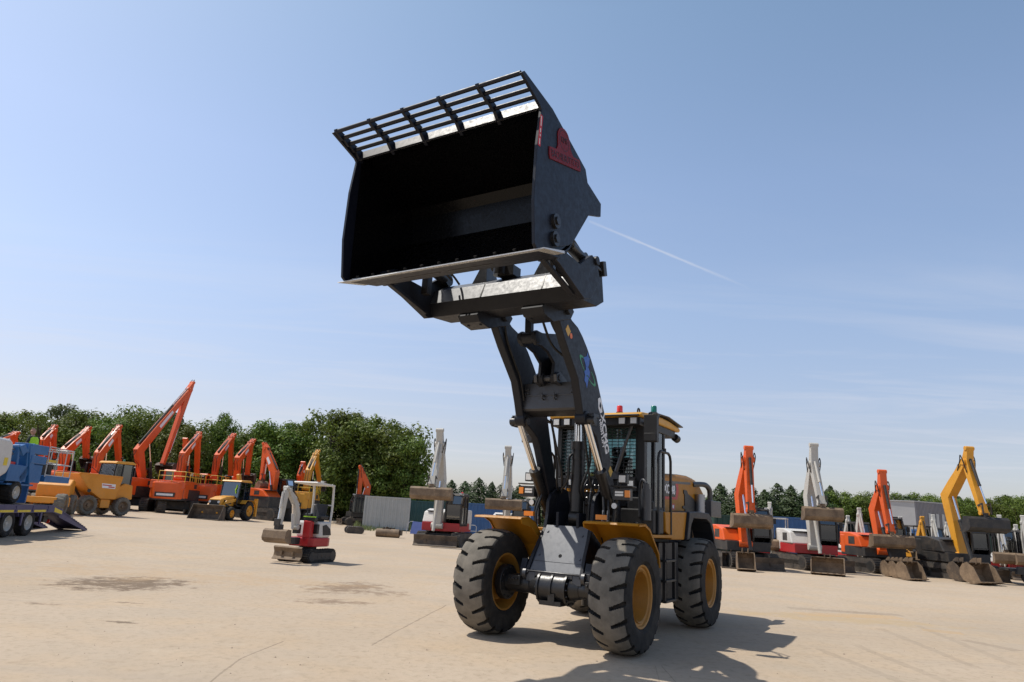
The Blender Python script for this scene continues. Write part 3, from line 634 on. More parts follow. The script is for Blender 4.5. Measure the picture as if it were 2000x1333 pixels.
        rf = [(-2.80, 1.935), (-3.3, 1.96), (-4.05, 1.95), (-4.22, 1.88), (-4.42, 1.62), (-4.52, 1.35), (-4.44, 1.35), (-4.3, 1.60), (-4.12, 1.78), (-3.9, 1.84), (-3.05, 1.84), (-2.90, 1.72), (-2.80, 1.48), (-2.64, 1.47)]
        part(L, 'rear_fender', M['char'], lambda m: (m.prism(rf, s * .74, s * 1.13), m.box2(-2.9, -4.3, s * .68, s * .74, 1.3, 1.9)), bevel=.012)
        part(L, 'handrail', M['black'], lambda m: (m.tube([(-1.28, s * 1.08, 1.55), (-1.28, s * 1.08, 2.72), (-1.32, s * 1.08, 2.80), (-1.40, s * 1.08, 2.84), (-1.78, s * 1.08, 2.84), (-1.86, s * 1.08, 2.80), (-1.90, s * 1.08, 2.72), (-1.90, s * 1.08, 1.55)], .022, 10), m.cyl((-1.58, s * 1.08, 2.84), (-1.58, s * 1.08, 2.90), .03, n=10)), smooth=50)
    part(L, 'valve_box', M['black'], lambda m: (m.box2(-1.12, -1.61, .52, 1.06, 1.55, 1.92), m.box2(-1.2, -1.6, .6, .8, 1.9, 2.1), m.cyl((-1.3, .95, 1.9), (-1.3, .95, 2.05), .05, n=12)), bevel=.02)
    part(L, 'filter_canister', M['charm'], lambda m: (m.cyl((-1.02, .98, 1.75), (-1.02, .98, 2.22), .075, n=20), m.cyl((-1.02, .98, 2.22), (-1.02, .98, 2.30), .05, n=14), m.tube([(-1.02, .98, 2.3), (-1.06, .9, 2.36), (-1.12, .84, 2.2), (-1.12, .84, 1.8)], .022, 8, 4), m.cyl((-.96, .84, 1.6), (-.96, .84, 1.72), .03, n=12)), smooth=40)
    part(L, 'counterweight', M['char'], lambda m: m.prism([(-4.4, 1.9), (-5.2, 1.9), (-5.45, 1.7), (-5.45, .8), (-5.3, .6), (-4.5, .65)], -.70, .70), bevel=.06)
    part(L, 'rear_guard', M['charm'], lambda m: (m.box2(-4.72, -4.80, .62, 1.0, 1.9, 2.22), m.box2(-4.76, -5.5, .97, 1.0, 1.9, 2.22)), bevel=.01)
    # ---- hood
    hd = [(-2.56, 2.57), (-3.6, 2.63), (-4.18, 2.645), (-4.6, 2.62), (-4.9, 2.55), (-5.25, 2.38), (-5.48, 2.12), (-5.56, 1.85), (-5.5, 1.3), (-2.56, 1.3)]
    Hd = part(L, 'hood', M['ochre'], lambda m: m.prism(hd, -.72, .72), bevel=.07, smooth=40)
    part(Hd, 'hood_top', M['charm'], lambda m: m.sheet([(-2.57, 2.577), (-3.6, 2.636), (-4.18, 2.651), (-4.6, 2.626), (-4.85, 2.57)][::-1], -.655, .655, -.012), smooth=40)
    part(Hd, 'side_stripe', M['charm'], lambda m: m.prism([(-2.57, 2.45), (-4.25, 2.53), (-4.25, 2.485), (-2.57, 2.41)], .7195, .7235))
    part(Hd, 'louvre', M['black'], lambda m: (m.prism([(-3.78, 2.36), (-3.98, 2.36), (-4.05, 2.30), (-4.45, 2.22), (-4.72, 2.05), (-4.72, 1.9), (-3.86, 1.9), (-3.86, 2.0), (-3.70, 2.02), (-3.70, 2.06), (-3.84, 2.07), (-3.84, 2.27), (-3.78, 2.30)], .7195, .735), m.prism([(-3.78, 2.36), (-4.72, 2.05), (-4.72, 1.9), (-3.86, 1.9)], -.735, -.7195)))
    part(Hd, 'model_plate', M['inner'], lambda m: m.prism([(-2.42, 2.44), (-3.30, 2.44), (-3.36, 2.36), (-3.30, 2.20), (-2.42, 2.18)], .7195, .7225))
    part(Hd, 'model_plate_trim', M['red'], lambda m: (m.prism([(-3.30, 2.44), (-3.46, 2.46), (-3.50, 2.30), (-3.40, 2.16), (-2.5, 2.13), (-2.5, 2.18), (-3.30, 2.20), (-3.36, 2.36)], .7195, .7225), m.prism([(-3.06, 2.08), (-3.26, 2.08), (-3.26, 1.97), (-3.06, 1.97)], .7195, .7225)))
    text_mesh('model_lettering', 'XC948', .215, frame3((-2.95, .7235, 2.315), (-1, 0, 0), (0, 0, 1)), M['white'], Hd, sx=1.0, bold=1)
    part(Hd, 'white_sticker', M['white'], lambda m: m.box((-3.16, .7235, 2.025), (.09, .002, .06)))
    part(Hd, 'muffler', M['steel'], lambda m: (m.cyl((-4.62, .80, 1.95), (-4.62, .80, 2.32), .10, n=20), [m.cyl((-4.62, .80, z), (-4.62, .80, z + .015), .108, n=20) for z in (2.02, 2.1, 2.18, 2.26)]), smooth=40)
    part(Hd, 'intake_pipe', M['charm'], lambda m: m.tube([(-4.45, .70, 2.50), (-4.62, .78, 2.52), (-4.80, .86, 2.52), (-4.92, .90, 2.46), (-4.97, .91, 2.36), (-4.98, .91, 2.0)], .052, 12, 4), smooth=50)
    # ---- cab
    Cb = empty('cab'); Cb.parent = L
    part(Cb, 'body', M['black'], lambda m: (m.box2(-1.47, -2.52, -.76, .76, 1.48, 1.95), m.box2(-1.42, -1.62, -.76, .76, 1.95, 2.38), m.box2(-2.46, -2.52, -.76, .76, 1.95, 2.25), [m.box2(-1.43, -1.53, y - .05, y + .05, 2.3, 3.28) for y in (-.745, .70)], m.box2(-1.42, -1.56, .66, .80, 1.95, 3.28), [m.box2(-2.42, -2.50, s * .72, s * .79, 1.9, 3.25) for s in (-1, 1)], m.box2(-1.2, -3.05, -.80, .80, 3.24, 3.37), m.box2(-1.40, -1.44, -.78, .78, 3.22, 3.27)), bevel=.012)
    part(Cb, 'dash_strip', M['ochre'], lambda m: m.box2(-1.39, -1.43, -.62, .30, 2.16, 2.21))
    part(Cb, 'windscreen', M['glass'], lambda m: m.box2(-1.475, -1.482, -.70, .66, 2.38, 3.24))
    for s in (-1, 1):
        part(Cb, 'side_window', M['glass'], lambda m: m.box2(-1.56, -2.42, s * .765, s * .772, 1.95, 3.24))
        part(Cb, 'door_frame', M['black'], lambda m: (m.box2(-1.90, -1.96, s * .772, s * .80, 1.9, 3.24), m.tube([(-1.66, s * .84, 2.0), (-1.66, s * .84, 2.6)], .015), m.box2(-1.56, -2.40, s * .772, s * .79, 1.9, 1.98)))
        part(Cb, 'mirror', M['black'], lambda m: (m.box((-.92, s * 1.09, 3.14), (.10, .21, .42)), m.box((-.90, s * 1.09, 3.0), (.11, .19, .12)), m.tube([(-1.45, s * .80, 3.25), (-1.15, s * .98, 3.42), (-.95, s * 1.08, 3.40), (-.95, s * 1.08, 3.05)], .018), m.tube([(-1.45, s * .8, 3.3), (-1.1, s * 1.16, 3.38), (-.98, s * 1.18, 3.30)], .014)), bevel=.025, smooth=40)
        part(Cb, 'lifting_eye', M['blackm'], lambda m: m.tube([(-1.62 + .05 * math.cos(t / 8 * 2 * math.pi), s * .62 + .0, 3.53 + .05 * math.sin(t / 8 * 2 * math.pi)) for t in range(9)], .014))
        for y in (.50, .70):
            W_ = part(Cb, 'work_lamp', M['blackm'], lambda m: (m.box((-1.22, s * y, 3.31), (.09, .13, .12)),), bevel=.006)
            part(Cb, 'work_lamp_lens', M['lens'], lambda m: m.box((-1.172, s * y, 3.31), (.012, .10, .095)))
        part(Cb, 'rear_lamp', M['blackm'], lambda m: (m.cyl((-3.08, s * .78, 3.27), (-3.18, s * .80, 3.24), .07, n=14), m.box((-3.05, s * .76, 3.34), (.06, .05, .08))), smooth=40)
    part(Cb, 'roof', M['ochre_lit'], lambda m: (m.prism([(-1.16, 3.405), (-1.22, 3.455), (-1.9, 3.51), (-2.6, 3.50), (-3.2, 3.45), (-3.24, 3.41), (-3.2, 3.37), (-1.2, 3.37)], -.84, .84)), bevel=.03, smooth=40)
    part(Cb, 'roof_visor', M['charm'], lambda m: (m.sheet([(-3.22, 3.46), (-2.4, 3.53), (-1.75, 3.50)], .55, .90, .02), m.box2(-1.12, -1.22, .14, .80, 3.385, 3.41)), bevel=.008)
    G2 = empty('guard_mesh'); G2.parent = Cb
    part(Cb, 'guard_mesh', M['blackm'], lambda m: ([m.box((-1.40, 0 - .02, 2.42 + .058 * i), (.010, 1.36, .011)) for i in range(15)], [m.box((-1.395, -.70 + .105 * i, 2.83), (.009, .009, .84)) for i in range(14)], m.box2(-1.38, -1.41, -.72, .66, 3.22, 3.25), m.box2(-1.38, -1.41, -.72, .66, 2.38, 2.41), m.box2(-1.38, -1.41, -.72, -.69, 2.38, 3.25)))
    bpy.data.objects.remove(G2)
    part(Cb, 'guard_strut', M['charm'], lambda m: (m.cyl((-1.34, .615, 3.27), (-1.34, .345, 2.50), .026, n=10), m.cyl((-1.34, .48, 2.9), (-1.34, .35, 2.5), .035, n=10), m.box((-1.36, .34, 2.44), (.06, .1, .12))), smooth=40)
    for y in (.60, -.50): part(Cb, 'front_lamp', M['blackm'], lambda m: m.box((-1.38, y, 2.31), (.09, .13, .13)), bevel=.006)
    part(Cb, 'front_bracket', M['blackm'], lambda m: m.box((-1.37, .45, 2.22), (.1, .5, .05)))
    for y in (.60, -.50): part(Cb, 'front_lamp_lens', M['lens'], lambda m: m.box((-1.33, y, 2.31), (.012, .09, .09)))
    part(Cb, 'pipework', M['blackm'], lambda m: [m.tube([(-1.36, -.5 + .11 * i, 2.36), (-1.28, -.5 + .11 * i + .03 * (i % 3 - 1), 2.2), (-1.2, -.45 + .10 * i, 2.0 - .03 * (i % 4)), (-1.15, -.4 + .09 * i, 1.7)], .018, 8, 3) for i in range(9)], smooth=50)
    part(Cb, 'pipe_union', M['steel'], lambda m: [m.cyl((-1.27, -.2 + .07 * (i % 7), 2.25 - .10 * (i // 7)), (-1.25, -.2 + .07 * (i % 7), 2.27 - .10 * (i // 7)), .009, n=6) for i in range(18)])
    part(Cb, 'seat', M['seat'], lambda m: (m.box((-2.1, 0, 2.15), (.45, .5, .16)), m.box((-2.32, 0, 2.5), (.12, .5, .65)), m.box((-2.32, 0, 2.92), (.09, .28, .18))), bevel=.05)
    part(Cb, 'steering_wheel', M['black'], lambda m: (m.lathe([(-.015, .19), (0, .205), (.015, .19), (0, .175)], (0, 0, 0), 24, 'x', closed=True), m.cyl((0, 0, 0), (-.0, 0, .01), .03)) and m.xf(Matrix.Translation((-1.85, 0, 2.5)) @ Matrix.Rotation(rad(35), 4, 'Y')))
    part(Cb, 'console', M['cabin'], lambda m: (m.box((-1.75, 0, 2.2), (.2, .3, .5)), m.box((-2.4, .4, 2.2), (.6, .16, .35)), m.box((-1.72, .52, 2.5), (.06, .22, .16))), bevel=.02)
    def beacon(x, y, z, mat, label):
        B_ = part(Cb, 'beacon', M['blackm'], lambda m: (m.cyl((x, y, z - .05), (x, y, z + .015), .062, n=18),), smooth=40)
        part(B_, 'lens', mat, lambda m: m.lathe([(0, .052), (.10, .050), (.115, .04), (.118, 0)], (x, y, z + .012), 18, 'z'), smooth=40)
    beacon(-1.42, .36, 3.475, M['redl'], 'red'); beacon(-1.87, .80, 3.53, M['greenl'], 'green')
make_loader(LOADER)
# ================================================================== machines standing round the yard
M.update(
    orange=paint('orange_machine_paint', (.74, .105, .010), .42, .12, (.34, .12, .06), 1.2, coat=.15),
    oranged=paint('faded_orange_paint', (.62, .10, .018), .5, .45, (.35, .17, .09), 1.5),
    yellow=paint('yellow_machine_paint', (.68, .31, .022), .42, .10, (.36, .23, .09), 1.4, coat=.15),
    dumpery=paint('dumper_ochre_paint', (.70, .27, .018), .5, .35, (.40, .24, .11), 1.2),
    whitep=paint('white_machine_paint', (.62, .60, .56), .45, .3, (.42, .36, .28), 1.6),
    greyp=paint('pale_grey_arm_paint', (.50, .48, .43), .5, .35, (.32, .27, .20), 1.8),
    redp=paint('red_machine_paint', (.42, .012, .016), .4, .15, (.2, .05, .04), 2.0, coat=.15),
    dark=paint('dark_chassis_paint', (.028, .027, .026), .55, .5, (.13, .10, .07), 2.5),
    track=paint('dirty_track_steel', (.06, .052, .045), .75, .6, (.19, .145, .10), 4.0, bump=.2),
    mud=paint('rusty_mud_steel', (.17, .115, .070), .7, .7, (.30, .215, .13), 2.2, var=.35, bump=.25),
    mudd=paint('dark_muddy_steel', (.075, .055, .040), .7, .6, (.20, .14, .085), 2.6, var=.3, bump=.2),
    bluep=paint('blue_lift_paint', (.012, .115, .32), .45, .2, (.12, .16, .2), 1.5, coat=.1),
    purple=paint('navy_trailer_paint', (.055, .05, .13), .5, .35, (.16, .14, .16), 1.6),
    cream=paint('pale_wheel_paint', (.55, .53, .48), .5, .3, (.35, .29, .22), 4.0),
    railp=paint('galvanised_rail', (.45, .46, .46), .4, .2, metal=.5),
    yrail=paint('yellow_rail_paint', (.72, .48, .03), .45, .1), hivis=paint('hi_vis_fabric', (.42, .72, .03), .7, 0, scale=8),
    refl=paint('reflective_tape', (.75, .55, .02), .4, .2),
)

def ribbon(pts, ws):
    """polygon of a bar with a width at each joint, rounded ends"""
    P = [Vector(p) for p in pts]; L, R = [], []
    for i, p in enumerate(P):
        d0 = (p - P[i - 1]).normalized() if i else None; d1 = (P[i + 1] - p).normalized() if i < len(P) - 1 else None
        d = ((d0 or d1) + (d1 or d0)).normalized(); n = Vector((-d.y, d.x)); k = 1 / max(.6, n.dot(Vector((-(d0 or d1).y, (d0 or d1).x))))
        L.append(tuple(p + n * ws[i] / 2 * k)); R.append(tuple(p - n * ws[i] / 2 * k))
    return L + R[::-1]

DIM = dict(
    full=dict(TL=4.2, TW=2.9, SW=.6, TH=.95, HW=2.7, xr=-2.6, xf=1.45, h0=.98, h1=1.85, ez=2.5, cx=(.0, 1.45), cy=(.40, 1.3), cz=3.3, bw=.46, bws=(.34, .66, .34), sws=(.22, .50, .26)),
    mid=dict(TL=2.9, TW=2.25, SW=.45, TH=.66, HW=2.15, xr=-1.45, xf=1.05, h0=.74, h1=1.16, ez=1.84, cx=(-.35, 1.0), cy=(.18, 1.05), cz=2.55, bw=.42, bws=(.28, .50, .27), sws=(.19, .36, .20)),
    mini=dict(TL=1.9, TW=1.5, SW=.3, TH=.46, HW=1.45, xr=-.85, xf=.7, h0=.52, h1=.76, ez=1.2, cx=(-.35, .62), cy=(-.12, .68), cz=2.3, bw=.20, bws=(.18, .30, .17), sws=(.12, .24, .13)))

def track_loop(m, L, H, y0, y1, n=10):
    r = H / 2; P = []
    k = max(6, int(L / .16))
    for i in range(k + 1): P.append((-L / 2 + r + (L - 2 * r) * i / k, 0))
    for i in range(1, n): a = -math.pi / 2 + math.pi * i / n; P.append((L / 2 - r + r * math.cos(a), r + r * math.sin(a)))
    for i in range(k + 1): P.append((L / 2 - r - (L - 2 * r) * i / k, H * (1 - .02 * math.sin(math.pi * i / k))))
    for i in range(1, n): a = math.pi / 2 + math.pi * i / n; P.append((-L / 2 + r + r * math.cos(a), r + r * math.sin(a)))
    Q = []
    for i in range(len(P)):     # grouser bars
        a = Vector(P[i]); b = Vector(P[(i + 1) % len(P)]); d = (b - a); nn = Vector((d.y, -d.x)).normalized() * H * .06
        Q += [tuple(a), tuple(a + d * .12 + nn), tuple(a + d * .34 + nn), tuple(a + d * .46)]
    m.prism(Q, y0, y1)

def bucket_mesh(m, W, S=1.0, teeth=0, o=(0, 0), rot=0.0, c=0.0, flat=False):
    """excavator bucket: curved back shell, two cheeks, hanger; pivot at o in the (x,z) plane, spun by rot"""
    pr = [(.02, -.12), (.20, -.16), (.34, -.30), (.38, -.50), (.28, -.70), (.04, -.82), (-.34, -.80)]
    if flat: pr = [(-.12, -.10), (.20, -.10), (.31, -.20), (.33, -.60), (.25, -.72), (.0, -.80), (-.30, -.80)]
    ca, sa = math.cos(rot), math.sin(rot)
    f = lambda p: (o[0] + S * (p[0] * ca - p[1] * sa), o[1] + S * (p[0] * sa + p[1] * ca))
    m.sheet([f(p) for p in pr], c - W / 2, c + W / 2, .03)
    side = [f(p) for p in pr + [(-.18, -.30)]]
    for s in (-1, 1): m.prism(side, c + s * W / 2, c + s * (W / 2 - .03))
    for y in (-.13, .10): m.prism([f(p) for p in ((-.06, .06), (.07, .06), (.24, -.04), (.28, -.22), (.0, -.16))], c + y * S, c + y * S + .035)
    m.prism([f(p) for p in ((-.40, -.79), (.0, -.835), (.0, -.86), (-.42, -.825))], c - W / 2 - .01, c + W / 2 + .01)
    for i in range(teeth):
        y = c - W / 2 + W * (i + .5) / teeth; m.prism([f(p) for p in ((-.30, -.79), (-.52, -.81), (-.30, -.86))], y - .035, y + .035)

def excavator(name, label, loc, hd, cls, arm, boomm, bodym, coverm, lowm=None, group=None, bucket=('ditch', 1.8), blade=True, slew=0.0, offs=0.0, cab='cab', rail=None, beacon=None, armm=None, brot=0.0, plate=None, bs=1.0, bmat='mud', cabm='dark', lite=False):
    D = DIM[cls]; R = empty(name, loc, hd, label, 'excavator', group); lowm = lowm or bodym; armm = armm or boomm
    TL, TW, SW, TH = D['TL'], D['TW'], D['SW'], D['TH']; rot = Matrix.Rotation(slew, 4, 'Z')
    for s in (-1, 1):
        def tr(m):
            track_loop(m, TL, TH, s * TW / 2, s * (TW / 2 - SW)); m.xf(rot)
        T = part(R, 'track', M['track'], tr)
        def rol(m):
            for i in range(5 if cls == 'full' else 4):
                x = -TL / 2 + TH / 2 + (TL - TH) * i / (4 if cls == 'full' else 3); r = TH * (.36 if i in (0, 4 if cls == 'full' else 3) else .17); z = TH / 2 if r > TH * .2 else TH * .24
                m.cyl((x, s * (TW / 2 - .08), z), (x, s * (TW / 2 + .012), z), r, n=14)
            m.box((0, s * (TW / 2 - .05), TH * .5), (TL - TH, .1, TH * .3)); m.xf(rot)
        part(T, 'roller', M['dark'], rol, smooth=40)
    part(R, 'chassis', M['dark'], lambda m: (m.box2(-TL * .3, TL * .3, -TW / 2 + SW, TW / 2 - SW, TH * .35, TH * .95), m.cyl((0, 0, TH * .9), (0, 0, D['h0'] + .02), TW * .22, n=20), m.xf(rot)))
    if blade:
        def bl(m):
            x = TL / 2 + .38 * TH + .1; m.sheet([(x + .10, .03), (x, .12), (x - .03, TH * .45), (x + .04, TH * .82)], -TW / 2, TW / 2, .03)
            for s in (-1, 1): m.box((x - .35, s * TW * .22, TH * .4), (.75, .10, .14))
            m.xf(rot)
        part(R, 'blade', M['mudd'], bl)
    # upper structure
    HW, xr, xf, h0, h1, ez = D['HW'], D['xr'], D['xf'], D['h0'], D['h1'], D['ez']
    def rear(x0, k=.22):    # rounded tail outline in plan
        n = 7; return [(x0 * (1 - k) + (x0 * k) * math.cos(a), HW / 2 * math.copysign(abs(math.sin(a)) ** .6, math.sin(a))) for a in [math.pi / 2 - math.pi * i / (n - 1) for i in range(n)]]
    part(R, 'house', lowm if isinstance(lowm, bpy.types.Material) else M[lowm], lambda m: m.prism([(xf, -HW * .46), (xf, HW * .46)] + rear(xr * .98), h0, h1, 'z'), bevel=.02 if not lite else 0)
    cw = part(R, 'counterweight', M[bodym], lambda m: m.prism([(xr * .5, HW / 2)] + rear(xr) + [(xr * .5, -HW / 2)], h0 + .06, ez - .1, 'z'), bevel=.16 if cls == 'full' else .07)
    if plate:
        part(cw, 'name_plate', M['white'], lambda m: m.box((xr * 1.0 - .004, 0, h0 + .42), (.02, HW * .46, .16)))
        part(cw, 'grille_panel', M['dark'], lambda m: m.box((xr * 1.0 + .0, 0, h0 + .42), (.018, HW * .56, .34)))
    ec = part(R, 'engine_cover', M[coverm], lambda m: (m.prism([(xr * .93, h1), (xr * .90, ez), (-.1 * HW, ez), (xf * .55 if cls != 'full' else .6, ez - .16), (xf * .8 if cls != 'full' else 1.2, h1)], -HW / 2 + .02, D['cy'][0] - .16), m.prism([(xr * .93, h1), (xr * .9, ez), (D['cx'][0] - .1, ez), (D['cx'][0] - .04, h1)], D['cy'][0] - .16, HW / 2 - .02)), bevel=.05)
    part(ec, 'vent', M['dark'], lambda m: (m.box2(-.35, .25, -HW / 2 + .01, -HW / 2 + .04, h1 + .12, ez - .2), m.box2(xf * .2, xf * .62, -HW / 2 + .2, D['cy'][0] - .3, ez - .14, ez - .10)))
    # cab or canopy
    (c0, c1), (y0, y1), cz = D['cx'], D['cy'], D['cz']; z0 = h1 - .1
    if cab == 'cab':
        pr = [(c0, z0), (c0, cz), (c1 - .18, cz), (c1 + .02, cz - .45), (c1 + .02, z0 + .25), (c1 - .1, z0)]
        def fr(m):
            t = .12 if cls == 'full' else .075
            for y in (y0, y1 - t):
                for a, b in zip(pr, pr[1:] + pr[:1]): m.prism(ribbon([a, b], [t, t]), y, y + t)
                m.prism(ribbon([((c0 + c1) / 2 - .05, z0), ((c0 + c1) / 2 - .05, cz)], [t, t]), y, y + t)
            m.prism([(c0 - .04, cz), (c1 - .12, cz), (c1 - .22, cz + .09), (c0 + .05, cz + .09)], y0 - .02, y1 + .02)
            m.box2(c0, c1, y0, y1, z0 - .02, z0 + .10); m.box2(c0 - .01, c0 + .05, y0, y1, z0, z0 + .5)
            for z in (cz - .48, z0 + .32): m.box2(c1 - .03, c1 + .04, y0, y1, z, z + .05)
        Cb = part(R, 'cab', M[cabm], fr)
        part(Cb, 'window', M['dglass'], lambda m: ([m.prism(pr, y, y + .008) for y in (y0 + .03, y1 - .04)], m.box2(c1 - .005, c1 + .0, y0 + .05, y1 - .05, z0 + .3, cz - .45), m.add([(c1, y0 + .06, cz - .45), (c1, y1 - .06, cz - .45), (c1 - .17, y1 - .06, cz), (c1 - .17, y0 + .06, cz)], [(0, 1, 2, 3)]), m.box2(c0 + .01, c0 + .016, y0 + .06, y1 - .06, z0 + .5, cz)))
        part(Cb, 'seat', M['seat'], lambda m: (m.box((c0 + .5, (y0 + y1) / 2, z0 + .5), (.45, .45, .14)), m.box((c0 + .25, (y0 + y1) / 2, z0 + .85), (.12, .45, .7)), m.box((c1 - .25, (y0 + y1) / 2, z0 + .55), (.08, .3, .5))))
        part(Cb, 'mirror', M['black'], lambda m: (m.box((c1, y1 + .16, cz - .45), (.06, .14, .24)), m.tube([(c1 - .1, y1, cz - .5), (c1, y1 + .14, cz - .45)], .014)))
        bx, by, bz = c0 + .35, (y0 + y1) / 2 + .15, cz + .09
    else:
        def cn(m):
            for y in (y0, y1): m.tube([(c0 - .1, y, z0), (c0 - .1, y, cz - .12), (c0 - .02, y, cz), (c1 - .1, y, cz)], .028, 8, 3)
            for y in ((y0, y1) if cab == 'canopy4' else ()): m.tube([(c1, y, z0), (c1 - .06, y, cz)], .026)
            m.box(((c0 + c1) / 2 - .05, (y0 + y1) / 2, cz + .02), (c1 - c0 + .15, y1 - y0 + .08, .06))
        Cb = part(R, 'canopy', M[cabm], cn, smooth=40)
        part(R, 'seat', M['seat'], lambda m: (m.box((c0 + .35, (y0 + y1) / 2, z0 + .42), (.42, .42, .12)), m.box((c0 + .1, (y0 + y1) / 2, z0 + .75), (.12, .42, .62)), m.box((c1 - .1, (y0 + y1) / 2, z0 + .4), (.1, .35, .55))), bevel=.03)
        bx, by, bz = c0 + .25, (y0 + y1) / 2, cz + .05
    if beacon: part(Cb, 'beacon', M[beacon], lambda m: m.lathe([(0, .06), (.11, .055), (.13, 0)], (bx, by, bz), 12, 'z'), smooth=40)
    if rail:
        def rl(m):
            for x0_, x1_ in ((xr * .9, -.2), (.15, xf * .8)):
                for z in (ez + .35, ez + .7): m.tube([(x0_, -HW / 2 + .1, z), (x1_, -HW / 2 + .1, z)], .022, 6)
                for x in (x0_, (x0_ + x1_) / 2, x1_): m.tube([(x, -HW / 2 + .1, ez - .1), (x, -HW / 2 + .1, ez + .7)], .022, 6)
            for z in (ez + .35, ez + .7): m.tube([(xr * .9, -HW / 2 + .1, z), (xr * .92, HW / 2 - .6, z)], .022, 6)
            for k in (.0, .5, 1.0): m.tube([(xr * .91, -HW / 2 + .1 + (HW - .7) * k, ez - .1), (xr * .91, -HW / 2 + .1 + (HW - .7) * k, ez + .7)], .022, 6)
        part(R, 'guard_rail', M[rail], rl)
    # boom, stick, bucket
    foot, knee, tip, st, se = [Vector(p) for p in arm]; bw = D['bw']; k1 = foot.lerp(knee, .6); k2 = knee.lerp(tip, .35)
    B = part(R, 'boom', M[boomm], lambda m: (m.prism(ribbon([foot, k1, knee, k2, tip], [D['bws'][0], D['bws'][1] * .9, D['bws'][1], D['bws'][1] * .92, D['bws'][2]]), offs - bw / 2, offs + bw / 2), m.cyl((foot.x, offs - bw * .7, foot.y), (foot.x, offs + bw * .7, foot.y), D['bws'][0] * .55, n=16), m.cyl((tip.x, offs - bw * .62, tip.y), (tip.x, offs + bw * .62, tip.y), D['bws'][2] * .55, n=16)), bevel=.012, smooth=30)
    if cls == 'full': part(B, 'name_panel', M['white'], lambda m: m.prism(ribbon([k2.lerp(tip, .02), k2.lerp(tip, .42)], [.26, .24]), offs - bw / 2 - .004, offs - bw / 2))
    part(B, 'hose', M['black'], lambda m: [m.tube([(p.x + d.x, y, p.y + d.y) for p, d in ((foot, Vector((-.1, .2))), (k1, Vector((-D['bws'][1] * .55, .05))), (knee, Vector((-D['bws'][1] * .42, .12))), (tip, Vector((-.06, D['bws'][2] * .9))), (tip.lerp(st, .6), Vector((-.02, D['bws'][2] * .75))), (tip.lerp(se, .25), Vector((-.1, .05))))], .020 if cls == 'full' else .014, 6, 4) for y in (offs - bw * .25, offs + bw * .25)], smooth=60)
    if cls == 'mid' and cab == 'cab':
        part(Cb, 'roof_trim', M['greyp' if boomm == 'greyp' else 'charm'], lambda m: m.box2(c0 + .05, c1 - .2, y0 + .04, y1 - .04, cz + .09, cz + .12))
        for yy in (y0 + .15, y1 - .15): part(Cb, 'work_lamp', M['lens'], lambda m: m.box((c1 - .12, yy, cz + .10), (.05, .11, .08)))
        part(Cb, 'grab_rail', M['black'], lambda m: m.tube([(c1 + .05, y1 + .02, h1 + .1), (c1 + .10, y1 + .04, h1 + .2), (c1 + .10, y1 + .04, cz - .6)], .016, 6))
    if cls == 'mid':
        part(B, 'boom_lamp', M['lens'], lambda m: m.box((knee.x + .05, offs + bw * .56, knee.y), (.10, .06, .12)))
        for sg in (-1, 1): part(B, 'hose_loop', M['black'], lambda m: m.tube([(knee.lerp(tip, .75).x - .05, offs + sg * bw * .50, knee.lerp(tip, .75).y), (tip.x - .12, offs + sg * bw * .66, tip.y + .05), (tip.x - .02, offs + sg * bw * .72, tip.y + .30), (tip.x + .10, offs + sg * bw * .70, tip.y + .05), (tip.lerp(se, .22).x, offs + sg * bw * .46, tip.lerp(se, .22).y)], .022, 6, 5), smooth=60)
    sw = bw * .8
    S_ = part(R, 'stick', M[armm], lambda m: (m.prism(ribbon([st, tip, tip.lerp(se, .5), se], [D['sws'][0], D['sws'][1], D['sws'][1] * .75, D['sws'][2]]), offs - sw / 2, offs + sw / 2), m.cyl((se.x, offs - sw * .6, se.y), (se.x, offs + sw * .6, se.y), D['sws'][2] * .5, n=14), m.cyl((st.x, offs - sw * .6, st.y), (st.x, offs + sw * .6, st.y), D['sws'][0] * .55, n=14)), bevel=.01, smooth=30)
    def cylr(par, nm, a, b, y, r, f=.58):
        a3, b3 = Vector((a.x, y, a.y)), Vector((b.x, y, b.y)); c3 = a3.lerp(b3, f)
        C_ = part(par, nm, M['dark'] if cls == 'full' or boomm != 'greyp' else M['greyp'], lambda m: (m.cyl(a3, c3, r, n=12), m.cyl(c3, c3 + (b3 - a3) * .03, r * 1.15, n=12)), smooth=40)
        part(C_, 'rod', M['chrome'], lambda m: m.cyl(c3, b3, r * .55, n=10), smooth=40)
    r = bw * .17
    nrm = Vector((-(tip - knee).y, (tip - knee).x)).normalized(); 
    if nrm.y < 0: nrm = -nrm
    cylr(B, 'stick_cylinder', knee.lerp(tip, .05) + nrm * D['bws'][1] * .62, st, offs, r)
    for s in ((-1, 1) if cls == 'full' else (0,)): cylr(R, 'boom_cylinder', foot + Vector((.45 * bw / .3, -.18 * bw / .3)), knee.lerp(tip, .12) - nrm * D['bws'][1] * .25, offs + s * bw * .72, r * 1.1)
    fwd = Vector(((se - tip).y, -(se - tip).x)).normalized()
    if fwd.x < 0: fwd = -fwd
    link = se + fwd * .30 * bs + Vector((0, -.06))
    cylr(S_, 'bucket_cylinder', tip.lerp(se, -.02) + fwd * D['sws'][1] * .62, tip.lerp(se, .86) + fwd * .28 * bs, offs, r * .85)
    part(S_, 'bucket_link', M['dark'], lambda m: [(m.prism(ribbon([tip.lerp(se, .86), tip.lerp(se, .86) + fwd * .30 * bs], [.07, .06]), offs + y, offs + y + .03), m.prism(ribbon([tip.lerp(se, .86) + fwd * .28 * bs, se + fwd * .2 * bs + Vector((0, -.1 * bs))], [.07, .07]), offs + y, offs + y + .03)) for y in (-sw * .6, sw * .6 - .03)])
    kind, W = bucket
    if kind == 'ditch' and cls == 'mid': bs *= .78
